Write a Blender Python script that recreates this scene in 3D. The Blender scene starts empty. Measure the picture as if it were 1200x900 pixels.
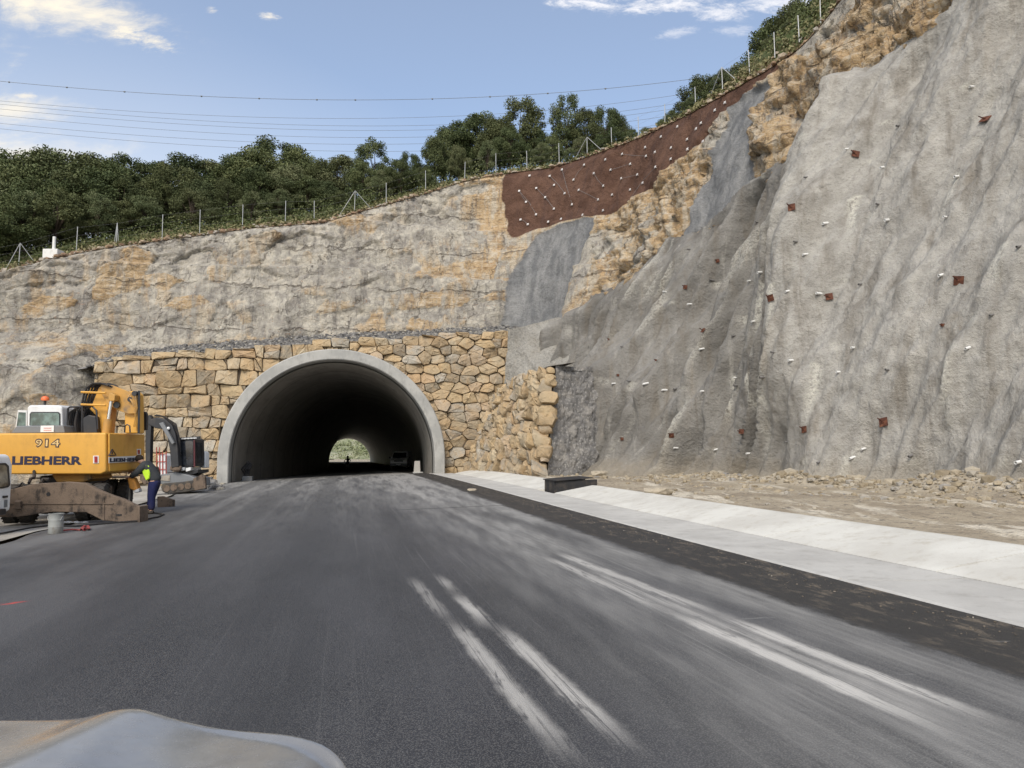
import bpy, bmesh, math, random
import numpy as np
from mathutils import Vector, Matrix
random.seed(7); RNG = np.random.RandomState(11)
scene = bpy.context.scene; COL = scene.collection
R = math.radians
# ------------------------------------------------------------------ camera model (pixel <-> direction helpers)
F = 900.0; PITCH = math.atan(77/900.0); CAMZ = 1.5
CP, SP = math.cos(PITCH), math.sin(PITCH)
def ray(px, py):
    a = (px-600)/F; b = (450-py)/F
    y = CP-b*SP
    return a/y, (SP+b*CP)/y
def at(px, py, Y):
    a, b = ray(px, py)
    return (a*Y, Y, CAMZ+b*Y)
def proj(x, y, z):
    x = np.asarray(x, float); y = np.asarray(y, float); z = np.asarray(z, float)-CAMZ
    fw = y*CP+z*SP; up = -y*SP+z*CP
    fw = np.where(fw < .1, .1, fw)
    return 600+F*x/fw, 450-F*up/fw
cd = bpy.data.cameras.new('camera'); cam = bpy.data.objects.new('camera', cd); COL.objects.link(cam)
cam.location = (0, 0, CAMZ); cam.rotation_euler = (math.pi/2+PITCH, 0, 0)
cd.sensor_width = 36; cd.lens = 27; cd.clip_start = .05; cd.clip_end = 5000
scene.camera = cam
# ------------------------------------------------------------------ object helpers
ORG = {}
def org(o): return ORG.get(o.name, (0, 0, 0)) if o else (0, 0, 0)
def tag(o, label=None, cat=None, group=None, kind=None):
    if label: o['label'] = label
    if cat: o['category'] = cat
    if group: o['group'] = group
    if kind: o['kind'] = kind
    return o
def thing(name, loc, label, cat, group=None):
    o = bpy.data.objects.new(name, None); COL.objects.link(o); o.location = loc; o.empty_display_size = .3
    ORG[o.name] = tuple(loc)
    return tag(o, label, cat, group)
def mesh_np(name, V, Fq, mat, parent=None, smooth=True, attrs=None, tri=None, loc=(0,0,0)):
    """V (n,3) world coords, Fq (m,4) and/or tri (k,3)"""
    me = bpy.data.meshes.new(name)
    V = np.asarray(V, np.float32)
    o_ = np.array(org(parent) if parent else loc, np.float32)
    V = V-o_
    polys = []
    if Fq is not None and len(Fq): polys.append(np.asarray(Fq, np.int32))
    if tri is not None and len(tri): polys.append(np.asarray(tri, np.int32))
    nl = sum(p.size for p in polys); npoly = sum(len(p) for p in polys)
    me.vertices.add(len(V)); me.vertices.foreach_set('co', V.ravel())
    me.loops.add(nl); me.loops.foreach_set('vertex_index', np.concatenate([p.ravel() for p in polys]))
    tot = np.concatenate([np.full(len(p), p.shape[1], np.int32) for p in polys])
    st = np.concatenate([[0], np.cumsum(tot)[:-1]]).astype(np.int32)
    me.polygons.add(npoly); me.polygons.foreach_set('loop_start', st)
    try: me.polygons.foreach_set('loop_total', tot)
    except Exception: pass
    me.polygons.foreach_set('use_smooth', np.full(npoly, smooth, bool))
    for k, a in (attrs or {}).items():
        a = np.asarray(a, np.float32)
        if a.ndim == 1:
            at_ = me.attributes.new(k, 'FLOAT', 'POINT'); at_.data.foreach_set('value', a)
        else:
            at_ = me.attributes.new(k, 'FLOAT_COLOR', 'POINT')
            c = np.ones((len(a), 4), np.float32); c[:, :3] = a; at_.data.foreach_set('color', c.ravel())
    me.update(calc_edges=True); me.validate()
    if mat: me.materials.append(mat)
    o = bpy.data.objects.new(name, me); COL.objects.link(o)
    if parent: o.parent = parent; ORG[o.name] = org(parent)
    else: o.location = loc; ORG[o.name] = tuple(loc)
    return o
def grid_faces(nu, nv, flip=False):
    i = np.arange(nu-1)[:, None]*nv+np.arange(nv-1)[None, :]
    f = np.stack([i, i+nv, i+nv+1, i+1], -1).reshape(-1, 4)
    return f[:, ::-1] if flip else f
class MB:
    def __init__(s): s.v = []; s.f = []
    def add(s, vs, fs):
        n = len(s.v); s.v += [tuple(v) for v in vs]; s.f += [tuple(i+n for i in f) for f in fs]; return s
    def box(s, c, d, rot=None, taper=None):
        hx, hy, hz = d[0]/2, d[1]/2, d[2]/2
        vs = [Vector((x*hx, y*hy, z*hz)) for x in (-1, 1) for y in (-1, 1) for z in (-1, 1)]
        if taper:
            for v in vs:
                if v.z > 0: v.x *= taper[0]; v.y *= taper[1]
        if rot is not None: vs = [rot @ v for v in vs]
        vs = [v+Vector(c) for v in vs]
        return s.add(vs, [(0,1,3,2),(4,6,7,5),(0,4,5,1),(2,3,7,6),(0,2,6,4),(1,5,7,3)])
    def prism(s, poly, a, b):          # poly in XZ, extruded y=a..b ; poly list of (x,z)
        n = len(poly)
        vs = [(x, a, z) for x, z in poly]+[(x, b, z) for x, z in poly]
        fs = [tuple(range(n))[::-1], tuple(range(n, 2*n))]+[(i, (i+1) % n, n+(i+1) % n, n+i) for i in range(n)]
        return s.add(vs, fs)
    def prism2(s, pa, pb):             # general: two loops of 3D points
        n = len(pa)
        fs = [tuple(range(n))[::-1], tuple(range(n, 2*n))]+[(i, (i+1) % n, n+(i+1) % n, n+i) for i in range(n)]
        return s.add(list(pa)+list(pb), fs)
    def tube(s, pts, r, n=6, cap=True, smooth=True):
        pts = [Vector(p) for p in pts]; m = len(pts)
        rr = r if isinstance(r, (list, tuple)) else [r]*m
        base = []; prev = None
        for i, p in enumerate(pts):
            t = (pts[min(i+1, m-1)]-pts[max(i-1, 0)]).normalized()
            if prev is None:
                a = Vector((0, 0, 1)) if abs(t.z) < .9 else Vector((1, 0, 0))
                u = t.cross(a).normalized()
            else: u = (prev-t*prev.dot(t)).normalized()
            prev = u; w = t.cross(u)
            base += [p+(u*math.cos(2*math.pi*k/n)+w*math.sin(2*math.pi*k/n))*rr[i] for k in range(n)]
        fs = [(i*n+k, i*n+(k+1) % n, (i+1)*n+(k+1) % n, (i+1)*n+k) for i in range(m-1) for k in range(n)]
        if cap: fs += [tuple(range(n))[::-1], tuple(range((m-1)*n, m*n))]
        return s.add(base, fs)
    def cyl(s, a, b, r, n=16, r2=None): return s.tube([a, b], [r, r if r2 is None else r2], n)
    def lathe(s, c, axis, prof, n=24):   # prof: (offset along axis, radius)
        axis = Vector(axis).normalized(); c = Vector(c)
        a = Vector((0, 0, 1)) if abs(axis.z) < .9 else Vector((1, 0, 0))
        u = axis.cross(a).normalized(); w = axis.cross(u); m = len(prof)
        vs = [c+axis*o+(u*math.cos(2*math.pi*k/n)+w*math.sin(2*math.pi*k/n))*r for o, r in prof for k in range(n)]
        fs = [(i*n+k, i*n+(k+1) % n, (i+1)*n+(k+1) % n, (i+1)*n+k) for i in range(m-1) for k in range(n)]
        fs += [tuple(range(n))[::-1], tuple(range((m-1)*n, m*n))]
        return s.add(vs, fs)
    def sphere(s, c, r, nu=12, nv=8, sc=(1,1,1)):
        c = Vector(c); vs = []; fs = []
        for j in range(nv+1):
            th = math.pi*j/nv
            for i in range(nu):
                ph = 2*math.pi*i/nu
                vs.append(c+Vector((math.sin(th)*math.cos(ph)*r*sc[0], math.sin(th)*math.sin(ph)*r*sc[1], math.cos(th)*r*sc[2])))
        for j in range(nv):
            for i in range(nu): fs.append((j*nu+i, (j+1)*nu+i, (j+1)*nu+(i+1) % nu, j*nu+(i+1) % nu))
        return s.add(vs, fs)
    def build(s, name, mat, parent=None, bevel=0, smooth=False, loc=(0,0,0), seg=2):
        o_ = org(parent) if parent else loc
        me = bpy.data.meshes.new(name)
        me.from_pydata([(v[0]-o_[0], v[1]-o_[1], v[2]-o_[2]) for v in s.v], [], s.f)
        bm = bmesh.new(); bm.from_mesh(me); bmesh.ops.remove_doubles(bm, verts=bm.verts, dist=1e-5)
        bmesh.ops.recalc_face_normals(bm, faces=bm.faces)
        bm.to_mesh(me); bm.free()
        me.materials.append(mat)
        o = bpy.data.objects.new(name, me); COL.objects.link(o)
        if parent: o.parent = parent; ORG[o.name] = o_
        else: o.location = loc; ORG[o.name] = tuple(loc)
        if smooth:
            for p in me.polygons: p.use_smooth = True
            me.set_sharp_from_angle(angle=R(38))
        if bevel:
            b = o.modifiers.new('bevel', 'BEVEL'); b.width = bevel; b.segments = seg; b.limit_method = 'ANGLE'; b.angle_limit = R(40)
            for p in me.polygons: p.use_smooth = True
            b.harden_normals = True
        return o
def copy_tree(o, parent=None):
    c = o.copy(); COL.objects.link(c)
    if parent: c.parent = parent
    for ch in list(o.children): copy_tree(ch, c)
    return c
# ------------------------------------------------------------------ numpy noise
def _h(ix, iy, iz, seed):
    n = (ix.astype(np.int64)*374761393+iy.astype(np.int64)*668265263+iz.astype(np.int64)*2147483647+seed*974711) & 0xffffffff
    n = ((n ^ (n >> 13))*1274126177) & 0xffffffff
    n = ((n ^ (n >> 16))*2246822519) & 0xffffffff
    return ((n ^ (n >> 15)) & 0xffffff)/float(0xffffff)
def vn(x, y, z=0., seed=0):
    x, y, z = np.broadcast_arrays(np.asarray(x, float), np.asarray(y, float), np.asarray(z, float))
    ix, iy, iz = np.floor(x), np.floor(y), np.floor(z)
    fx, fy, fz = x-ix, y-iy, z-iz
    fx, fy, fz = [t*t*t*(t*(t*6-15)+10) for t in (fx, fy, fz)]
    def c(a, b, d): return _h(ix+a, iy+b, iz+d, seed)
    x00 = c(0,0,0)*(1-fx)+c(1,0,0)*fx; x10 = c(0,1,0)*(1-fx)+c(1,1,0)*fx
    x01 = c(0,0,1)*(1-fx)+c(1,0,1)*fx; x11 = c(0,1,1)*(1-fx)+c(1,1,1)*fx
    return (x00*(1-fy)+x10*fy)*(1-fz)+(x01*(1-fy)+x11*fy)*fz
def fbm(x, y, z=0., o=4, seed=0, gain=.5):
    a = 1.; s = 0.; t = 0.; f = 1.
    for k in range(o):
        s = s+a*(vn(x*f, y*f, np.asarray(z)*f, seed+k*17)-.5); t += a; a *= gain; f *= 2.03
    return s/t*2          # about -1..1
def ridge(x, y, z=0., o=3, seed=0):
    a = 1.; s = 0.; t = 0.; f = 1.
    for k in range(o):
        s = s+a*(1-np.abs(2*vn(x*f, y*f, np.asarray(z)*f, seed+k*13)-1)); t += a; a *= .5; f *= 2.1
    return s/t
def voro(x, y, seed=0, jit=.9):
    """2D cells: returns (cell random, F2-F1, cell random 2, dx, dy)"""
    ix, iy = np.floor(x), np.floor(y)
    f1 = np.full(x.shape, 9.); f2 = np.full(x.shape, 9.); r1 = np.zeros(x.shape); r2 = np.zeros(x.shape); DX = np.zeros(x.shape); DY = np.zeros(x.shape)
    z = np.zeros(x.shape)
    for a in (-1, 0, 1):
        for b in (-1, 0, 1):
            cx, cy = ix+a, iy+b
            px = cx+.5+(_h(cx, cy, z, seed)-.5)*jit; py = cy+.5+(_h(cx, cy, z+1, seed)-.5)*jit
            d = np.hypot(px-x, py-y)
            m = d < f1
            f2 = np.where(m, f1, np.minimum(f2, d))
            r1 = np.where(m, _h(cx, cy, z+2, seed), r1); r2 = np.where(m, _h(cx, cy, z+3, seed), r2)
            DX = np.where(m, x-px, DX); DY = np.where(m, y-py, DY)
            f1 = np.where(m, d, f1)
    return r1, f2-f1, r2, DX, DY
def sst(a, b, x):
    t = np.clip((x-a)/(b-a), 0, 1); return t*t*(3-2*t)
def inpoly(px, py, poly):
    r = np.zeros(px.shape, bool); n = len(poly)
    for i in range(n):
        x1, y1 = poly[i]; x2, y2 = poly[(i+1) % n]
        c = ((y1 > py) != (y2 > py)) & (px < (x2-x1)*(py-y1)/((y2-y1) or 1e-9)+x1)
        r ^= c
    return r
# ------------------------------------------------------------------ node helper
class NT:
    def __init__(s, name, rough=.8, spec=.3):
        s.m = bpy.data.materials.new(name); s.m.use_nodes = True; s.t = s.m.node_tree
        s.b = s.t.nodes['Principled BSDF']; s.b.inputs['Roughness'].default_value = rough
        s.b.inputs['Specular IOR Level'].default_value = spec
    def n(s, k): return s.t.nodes.new(k)
    def put(s, sock, v):
        if isinstance(v, bpy.types.NodeSocket): s.t.links.new(v, sock)
        elif isinstance(v, (tuple, list)):
            if len(v) == 3 and sock.type == 'RGBA': v = tuple(v)+(1,)
            sock.default_value = v
        else:
            try: sock.default_value = v
            except Exception: sock.default_value = (v, v, v)
    def obj(s): return s.n('ShaderNodeTexCoord').outputs['Object']
    def attr(s, name, out='Color'):
        a = s.n('ShaderNodeAttribute'); a.attribute_name = name; return a.outputs[out]
    def mapv(s, v, sc=(1,1,1), rot=(0,0,0), loc=(0,0,0)):
        m = s.n('ShaderNodeMapping'); s.put(m.inputs['Vector'], v)
        m.inputs['Scale'].default_value = sc; m.inputs['Rotation'].default_value = rot; m.inputs['Location'].default_value = loc
        return m.outputs[0]
    def noise(s, v, scale=1, detail=6, rough=.55, dist=0):
        m = s.n('ShaderNodeTexNoise'); s.put(m.inputs['Vector'], v)
        m.inputs['Scale'].default_value = scale; m.inputs['Detail'].default_value = min(detail, 5)
        m.inputs['Roughness'].default_value = rough; m.inputs['Distortion'].default_value = dist
        return m.outputs['Fac']
    def voro(s, v, scale=1, feature='DISTANCE_TO_EDGE', out=0, rand=1):
        m = s.n('ShaderNodeTexVoronoi'); m.feature = feature; s.put(m.inputs['Vector'], v)
        m.inputs['Scale'].default_value = scale; m.inputs['Randomness'].default_value = rand
        return m.outputs[out]
    def math(s, op, a, b=0., c=None, clamp=False):
        m = s.n('ShaderNodeMath'); m.operation = op; m.use_clamp = clamp
        s.put(m.inputs[0], a); s.put(m.inputs[1], b)
        if c is not None: s.put(m.inputs[2], c)
        return m.outputs[0]
    def mapr(s, v, a, b, c=0., d=1., smooth=True):
        m = s.n('ShaderNodeMapRange'); m.interpolation_type = 'SMOOTHSTEP' if smooth else 'LINEAR'
        s.put(m.inputs['Value'], v)
        for k, x in (('From Min', a), ('From Max', b), ('To Min', c), ('To Max', d)): s.put(m.inputs[k], x)
        return m.outputs[0]
    def mix(s, f, a, b, mode='MIX'):
        m = s.n('ShaderNodeMix'); m.data_type = 'RGBA'; m.blend_type = mode
        s.put(m.inputs[0], f); s.put(m.inputs[6], a); s.put(m.inputs[7], b)
        return m.outputs[2]
    def ramp(s, f, stops):
        m = s.n('ShaderNodeValToRGB'); s.put(m.inputs[0], f); e = m.color_ramp.elements
        while len(e) < len(stops): e.new(.5)
        for k, (p, c) in enumerate(stops):
            e[k].position = p; e[k].color = tuple(c)+(1,) if isinstance(c, (tuple, list)) else (c, c, c, 1)
        return m.outputs[0]
    def sep(s, v):
        m = s.n('ShaderNodeSeparateXYZ'); s.put(m.inputs[0], v); return m.outputs
    def sepc(s, v):
        m = s.n('ShaderNodeSeparateColor'); s.put(m.inputs[0], v); return m.outputs
    def comb(s, x, y, z):
        m = s.n('ShaderNodeCombineXYZ')
        for k, v in enumerate((x, y, z)): s.put(m.inputs[k], v)
        return m.outputs[0]
    def bump(s, h, strength=.5, dist=.05, prev=None):
        m = s.n('ShaderNodeBump'); m.inputs['Strength'].default_value = strength; m.inputs['Distance'].default_value = dist
        s.put(m.inputs['Height'], h)
        if prev: s.put(m.inputs['Normal'], prev)
        s.t.links.new(m.outputs[0], s.b.inputs['Normal']); return m.outputs[0]
    def col(s, v): s.put(s.b.inputs['Base Color'], v)
    def rough(s, v): s.put(s.b.inputs['Roughness'], v)
def simple(name, c, rough=.6, spec=.4, metal=0., dirt=.25, scale=3., dirtcol=(.16,.13,.1), bump=.0):
    n = NT(name, rough, spec); v = n.obj()
    a = n.noise(v, scale, 6, .65); b = n.noise(n.mapv(v, (1,1,.25)), scale*3, 4)
    m = n.math('MULTIPLY', n.mapr(a, .42, .72), n.mapr(b, .3, .7))
    m = n.math('MULTIPLY', m, dirt*2, clamp=True)
    n.col(n.mix(m, c, dirtcol)); n.b.inputs['Metallic'].default_value = metal
    n.rough(n.mapr(a, .3, .7, max(rough-.12, .05), min(rough+.15, 1)))
    if bump: n.bump(n.noise(v, scale*14, 4), bump, .02)
    return n.m
# ------------------------------------------------------------------ world, sun
SUN_AZ = R(-166); SUN_EL = R(44)     # azimuth from +Y towards +X ; the light comes from the left
w = bpy.data.worlds.new('World'); scene.world = w; w.use_nodes = True
nt = w.node_tree; nt.nodes.clear()
wn = NT.__new__(NT); wn.t = nt
sky = nt.nodes.new('ShaderNodeTexSky'); sky.sky_type = 'NISHITA'; sky.sun_disc = False
sky.sun_elevation = SUN_EL; sky.sun_rotation = SUN_AZ; sky.air_density = 1.0; sky.dust_density = 1.2; sky.ozone_density = 1.6
bg = nt.nodes.new('ShaderNodeBackground'); bg.inputs['Strength'].default_value = .13
out = nt.nodes.new('ShaderNodeOutputWorld')
dirv = nt.nodes.new('ShaderNodeTexCoord').outputs['Generated']
sx, sy, sz = wn.sep(dirv)
ysafe = wn.math('MAXIMUM', sy, .05)
gx = wn.math('DIVIDE', sx, ysafe); gz = wn.math('DIVIDE', sz, ysafe)
front = wn.mapr(sy, .1, .25)
gv = wn.comb(gx, gz, 0.)
nz = wn.noise(wn.mapv(gv, (1,2.2,1), (0,0,.25)), 9, 9, .62, .6); nz2 = wn.noise(wn.mapv(gv, (1,2.6,1), (0,0,.2)), 30, 7, .7, .4)
nn = wn.math('ADD', wn.math('MULTIPLY', wn.math('SUBTRACT', nz, .52), 5.2), wn.math('MULTIPLY', wn.math('SUBTRACT', nz2, .5), 2.4))
clouds = None
nn_s = wn.math('ADD', wn.math('MULTIPLY', wn.math('SUBTRACT', nz2, .5), 6.), wn.math('MULTIPLY', wn.math('SUBTRACT', wn.noise(wn.mapv(gv, (1,2.4,1)), 75, 5, .7), .5), 3.2))
def blob(px, py, rx, ry, tilt=0., amp=1.):
    global clouds
    a, b = ray(px, py); rx /= F; ry /= F
    dx = wn.math('SUBTRACT', gx, a); dz = wn.math('SUBTRACT', gz, b)
    c_, s_ = math.cos(tilt), math.sin(tilt)
    u = wn.math('ADD', wn.math('MULTIPLY', dx, c_/rx), wn.math('MULTIPLY', dz, s_/rx))
    v = wn.math('ADD', wn.math('MULTIPLY', dx, -s_/ry), wn.math('MULTIPLY', dz, c_/ry))
    d = wn.math('SQRT', wn.math('ADD', wn.math('MULTIPLY', u, u), wn.math('MULTIPLY', v, v)))
    m = wn.math('MULTIPLY', wn.math('SUBTRACT', 1.0, d), 2.2)
    m = wn.math('ADD', m, nn if rx*F > 90 else nn_s)
    m = wn.math('MULTIPLY', wn.mapr(m, -.4, 2.8), amp)
    m = wn.math('MULTIPLY', m, wn.mapr(d, .75, 1.45, 1., 0.))
    clouds = m if clouds is None else wn.math('MAXIMUM', clouds, m)
blob(60, 8, 165, 42, R(-14), 1.); blob(150, 38, 62, 15, R(-20), .9); blob(10, 130, 100, 22, 0, .8); blob(20, 180, 140, 30, 0, .75)
blob(315, 20, 17, 6, 0, .9); blob(248, 12, 9, 5, 0, .5); blob(690, 3, 60, 11, 0, 1.); blob(775, 5, 70, 14, R(4), 1.)
blob(845, 14, 42, 13, 0, .9); blob(925, 5, 80, 14, 0, .9); blob(795, 38, 32, 8, R(10), .5); blob(860, 36, 30, 8, 0, .45); blob(-250, 60, 260, 130, 0, .95); blob(28, 113, 18, 6, 0, .7)
blob(1700, 60, 400, 120, 0, .8)
skyc = sky.outputs[0]
haze = wn.math('MULTIPLY', wn.mapr(gx, -.75, .3, .78, .05), wn.mapr(gz, .15, .62, 1., .25))
skyp = wn.mix(wn.math('MULTIPLY', wn.math('MAXIMUM', haze, .15), front), skyc, (4.9, 4.9, 4.9))
cc = wn.mix(wn.mapr(gx, -.5, .1), (5.6, 5.1, 4.2), (5.0, 5.0, 5.2))
skyp = wn.mix(wn.math('MULTIPLY', clouds, front), skyp, cc)
# thin cloud over the rest of the dome so that the shade is soft
oc = wn.noise(wn.mapv(dirv, (1,1,2)), 2.2, 6, .6)
skyp = wn.mix(wn.math('MULTIPLY', wn.math('MULTIPLY', wn.mapr(oc, .38, .6), wn.math('SUBTRACT', 1., front)), .75), skyp, (7.5, 7.3, 7.0))
nt.links.new(skyp, bg.inputs[0]); nt.links.new(bg.outputs[0], out.inputs[0])
sl = bpy.data.lights.new('sun', 'SUN'); sl.energy = 1.8; sl.angle = R(20); sl.color = (1, .92, .80)
so = bpy.data.objects.new('sun', sl); COL.objects.link(so)
sd = Vector((math.sin(SUN_AZ)*math.cos(SUN_EL), math.cos(SUN_AZ)*math.cos(SUN_EL), math.sin(SUN_EL)))
so.rotation_euler = sd.to_track_quat('Z', 'Y').to_euler(); so.location = (-40, 0, 60)
scene.view_settings.view_transform = 'Standard'; scene.view_settings.look = 'None'
scene.view_settings.exposure = 0.62; scene.view_settings.gamma = 1
scene.cycles.max_bounces = 7; scene.cycles.diffuse_bounces = 5
w.cycles.sampling_method = 'MANUAL'; w.cycles.sample_map_resolution = 512
# ------------------------------------------------------------------ height functions
CL = np.array([(-60, 0), (45, -10.7), (81, -15.6), (120, -22.6), (150, -29.6), (197, -42.0), (260, -61), (330, -84)], float)
def xc(y):      # centre line of the road
    y = np.asarray(y, float)
    t = np.interp(y, CL[:, 0], CL[:, 1])
    return np.where(y < 45, -.86-.22*y, t)
def zr(x, y):
    x = np.asarray(x, float); y = np.asarray(y, float)
    Lz = .34*sst(0, 46, y)*1.0
    a = .045*x+Lz
    b = (-.141-.0157*(y-46))+.045*(x-xc(y))
    t = sst(40, 52, y)
    return a*(1-t)+b*t
def ground(px, py, zoff=0.):       # point on the road plane seen at a pixel
    a, b = ray(px, py); lo, hi = 1., 150.
    for _ in range(60):
        m = (lo+hi)/2
        if CAMZ+b*m > float(zr(a*m, m))+zoff: lo = m
        else: hi = m
    return (a*lo, lo, CAMZ+b*lo)
def QE(y): return 5.07-.22*np.asarray(y, float)      # right asphalt edge
# ------------------------------------------------------------------ road materials
def road_material():
    n = NT('asphalt', .75, .22); v = n.obj(); x, y, z = n.sep(v)
    q = n.math('ADD', x, n.math('MULTIPLY', y, .22))
    lane = n.comb(q, n.math('MULTIPLY', y, .09), 0.)             # stretched along the road
    lane2 = n.comb(q, n.math('MULTIPLY', y, .3), 0.)
    st = n.noise(lane, 2.2, 7, .62); st2 = n.noise(lane, 9., 6, .7); pat = n.noise(lane2, .7, 6, .6); fine = n.noise(v, 60, 4, .8)
    grain = n.voro(v, 95, 'F1'); ragged = n.noise(lane2, 5, 8, .75)
    base = n.mix(n.mapr(pat, .35, .7), (.029,.030,.034), (.052,.053,.059))
    base = n.mix(n.mapr(grain, .15, .6), n.mix(.5, base, (.20,.198,.19)), base)
    wq = n.math('MULTIPLY', n.math('SUBTRACT', n.noise(n.comb(n.math('MULTIPLY', q, 2.), y, 0.), 1.6, 4, .7), .5), .12)
    def band(c0, slope, wdt, soft):
        c = n.math('ADD', n.math('MULTIPLY', y, slope), c0)
        d = n.math('ABSOLUTE', n.math('SUBTRACT', n.math('ADD', q, wq), c))
        return n.mapr(d, wdt, wdt+soft, 1., 0.)
    # dust: grows towards the tunnel and over the right lane
    far = n.mapr(y, 6., 42.)
    dustw = n.math('MULTIPLY', n.mapr(q, 1.1, 3.0), n.mapr(q, 3.9, 4.15, 1., 0.))
    d = n.math('ADD', n.math('MULTIPLY', dustw, .62), n.math('MULTIPLY', far, .72))
    d = n.math('MULTIPLY', d, n.mapr(st, .3, .68, .25, 1.15))
    d = n.math('MULTIPLY', d, n.mapr(st2, .25, .7, .5, 1.15))
    leftd = n.math('MULTIPLY', n.mapr(q, -1.5, -6.5), n.mapr(pat, .4, .65)); d = n.math('ADD', d, n.math('MULTIPLY', leftd, .22))
    base = n.mix(n.math('MINIMUM', d, .85), base, (.30,.295,.28))
    lf = n.noise(n.comb(n.math('MULTIPLY', q, 26.), n.math('MULTIPLY', y, .12), 9.), 1., 5, .75)
    base = n.mix(n.math('MULTIPLY', n.mapr(lf, .55, .72), n.mapr(q, -.5, 3., .12, .5)), base, (.26,.255,.245))
    base = n.mix(n.math('MULTIPLY', n.mapr(n.noise(v, 22, 4, .8), .6, .72), .45), base, (.22,.215,.205))
    # wheel-polished darker tracks
    for c0, wd in ((-.55, .2), (-2.4, .25), (-4.6, .3)):
        base = n.mix(n.math('MULTIPLY', band(c0, 0., wd, .35), n.mapr(st, .35, .65, .1, .5)), base, (.042,.043,.046))
    # white smears left by wheels
    rag = n.mapr(n.noise(n.comb(n.math('MULTIPLY', q, 42.), n.math('MULTIPLY', y, .35), 0.), 1., 5, .7), .32, .56)
    rag2 = n.mapr(n.noise(n.comb(n.math('MULTIPLY', q, 11.), n.math('MULTIPLY', y, 1.4), 3.), 1., 5, .7), .3, .5)
    rr = n.math('MULTIPLY', rag, rag2)
    def yr(a, b, s): return n.math('MULTIPLY', n.mapr(y, a-s, a+s), n.mapr(y, b-s, b+s, 1., 0.))
    for c0, sl_, wd, a_, b_, amp in ((1.30,-.045,.035,4.1,6.6,.6), (1.58,-.035,.035,4.2,6.35,.7), (1.5,-.035,.035,6.9,7.9,.7), (1.27,-.045,.03,7.2,9.0,.35), (1.5,-.035,.03,8.5,9.1,.5),
                                 (3.2,-.044,.04,4.2,6.6,.8), (3.2,-.044,.04,7.1,10.2,.5), (3.55,-.05,.04,4.25,6.4,.8), (3.55,-.05,.04,6.9,10.5,.6), (3.36,-.045,.015,4.3,9.,.35), (3.0,-.02,.12,12,26,.12)):
        m = n.math('MULTIPLY', n.math('MULTIPLY', band(c0, sl_, wd*.6, .085), yr(a_, b_, .5)), n.math('MULTIPLY', n.mapr(rr, 0, .8, .10, 1.), amp*.9))
        base = n.mix(m, base, (.62,.60,.56))
    # dark raw strip with loose brown grit along the concrete channel
    edge = n.math('ADD', q, n.math('MULTIPLY', n.math('SUBTRACT', ragged, .5), .5))
    ds = n.mapr(edge, 3.95, 4.12)
    grit = n.math('MULTIPLY', n.mapr(n.noise(lane2, 7, 9, .8), .5, .66), n.mapr(q, 4.1, 4.7, .35, 1.))
    grit = n.math('MULTIPLY', grit, n.mapr(y, 3., 30, 1., .75))
    base = n.mix(ds, base, n.mix(grit, (.038,.036,.034), (.15,.125,.095)))
    # transverse joint
    jt = n.math('MULTIPLY', n.mapr(n.math('ABSOLUTE', n.math('SUBTRACT', y, 19.3)), .03, .07, 1., 0.), n.mapr(q, 1.2, 1.5))
    jt = n.math('MULTIPLY', jt, n.mapr(q, 4.3, 4.5, 1., 0.))
    base = n.mix(n.math('MULTIPLY', jt, .8), base, (.02,.02,.02))
    # little chalky crumbs and chips
    cr = n.mapr(n.voro(v, 6.5, 'F1'), .025, .05, 1., 0.)
    cr = n.math('MULTIPLY', cr, n.mapr(n.noise(v, .8, 3), .5, .6))
    base = n.mix(n.math('MULTIPLY', cr, .6), base, (.4,.39,.36))
    sc = n.noise(n.comb(n.math('MULTIPLY', x, .9), n.math('MULTIPLY', y, 6.), 4.), .8, 6, .65)
    sc = n.math('MULTIPLY', n.mapr(sc, .66, .72), n.mapr(pat, .5, .6)); base = n.mix(n.math('MULTIPLY', sc, .35), base, (.4,.4,.38))
    # red spray paint
    gp = ground(5, 708); dd = n.math('ABSOLUTE', n.math('SUBTRACT', y, n.math('ADD', n.math('MULTIPLY', x, .35), gp[1]-.35*gp[0])))
    rm = n.math('MULTIPLY', n.mapr(dd, .03, .1, 1., 0.), n.mapr(n.math('ABSOLUTE', n.math('SUBTRACT', x, gp[0])), .1, .25, 1., 0.))
    base = n.mix(n.math('MULTIPLY', rm, n.mapr(n.noise(v, 9, 4), .4, .6)), base, (.5,.06,.05))
    n.col(base); n.rough(n.mapr(d, 0, .8, .55, .85))
    h = n.math('ADD', n.math('MULTIPLY', grain, .6), n.math('MULTIPLY', fine, .6)); h = n.math('ADD', h, n.math('MULTIPLY', n.math('MULTIPLY', ragged, ds), 2.5))
    n.bump(h, .55, .012)
    return n.m
def dirt_material():
    n = NT('dirt', .95, .1); v = n.obj()
    a = n.noise(v, .6, 7, .6); b = n.noise(v, 5, 8, .7); c = n.voro(v, 9, 'F1'); e = n.voro(v, 26, 'F1')
    tr = n.noise(n.mapv(v, (1.3, .22, 1), (0, 0, R(-14))), 1.3, 5, .6)
    col = n.ramp(a, [(.3, (.24,.20,.15)), (.55, (.35,.30,.225)), (.75, (.43,.38,.30))])
    col = n.mix(n.mapr(tr, .52, .64), col, (.54,.49,.40))
    col = n.mix(n.math('MULTIPLY', n.mapr(b, .52, .66), .7), col, (.13,.115,.1))
    col = n.mix(n.math('MULTIPLY', n.mapr(c, .08, .22, 1., 0.), .7), col, (.42,.38,.3))
    n.col(col); n.bump(n.math('ADD', n.math('MULTIPLY', b, 1.), n.math('ADD', c, e)), .7, .025)
    return n.m
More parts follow.
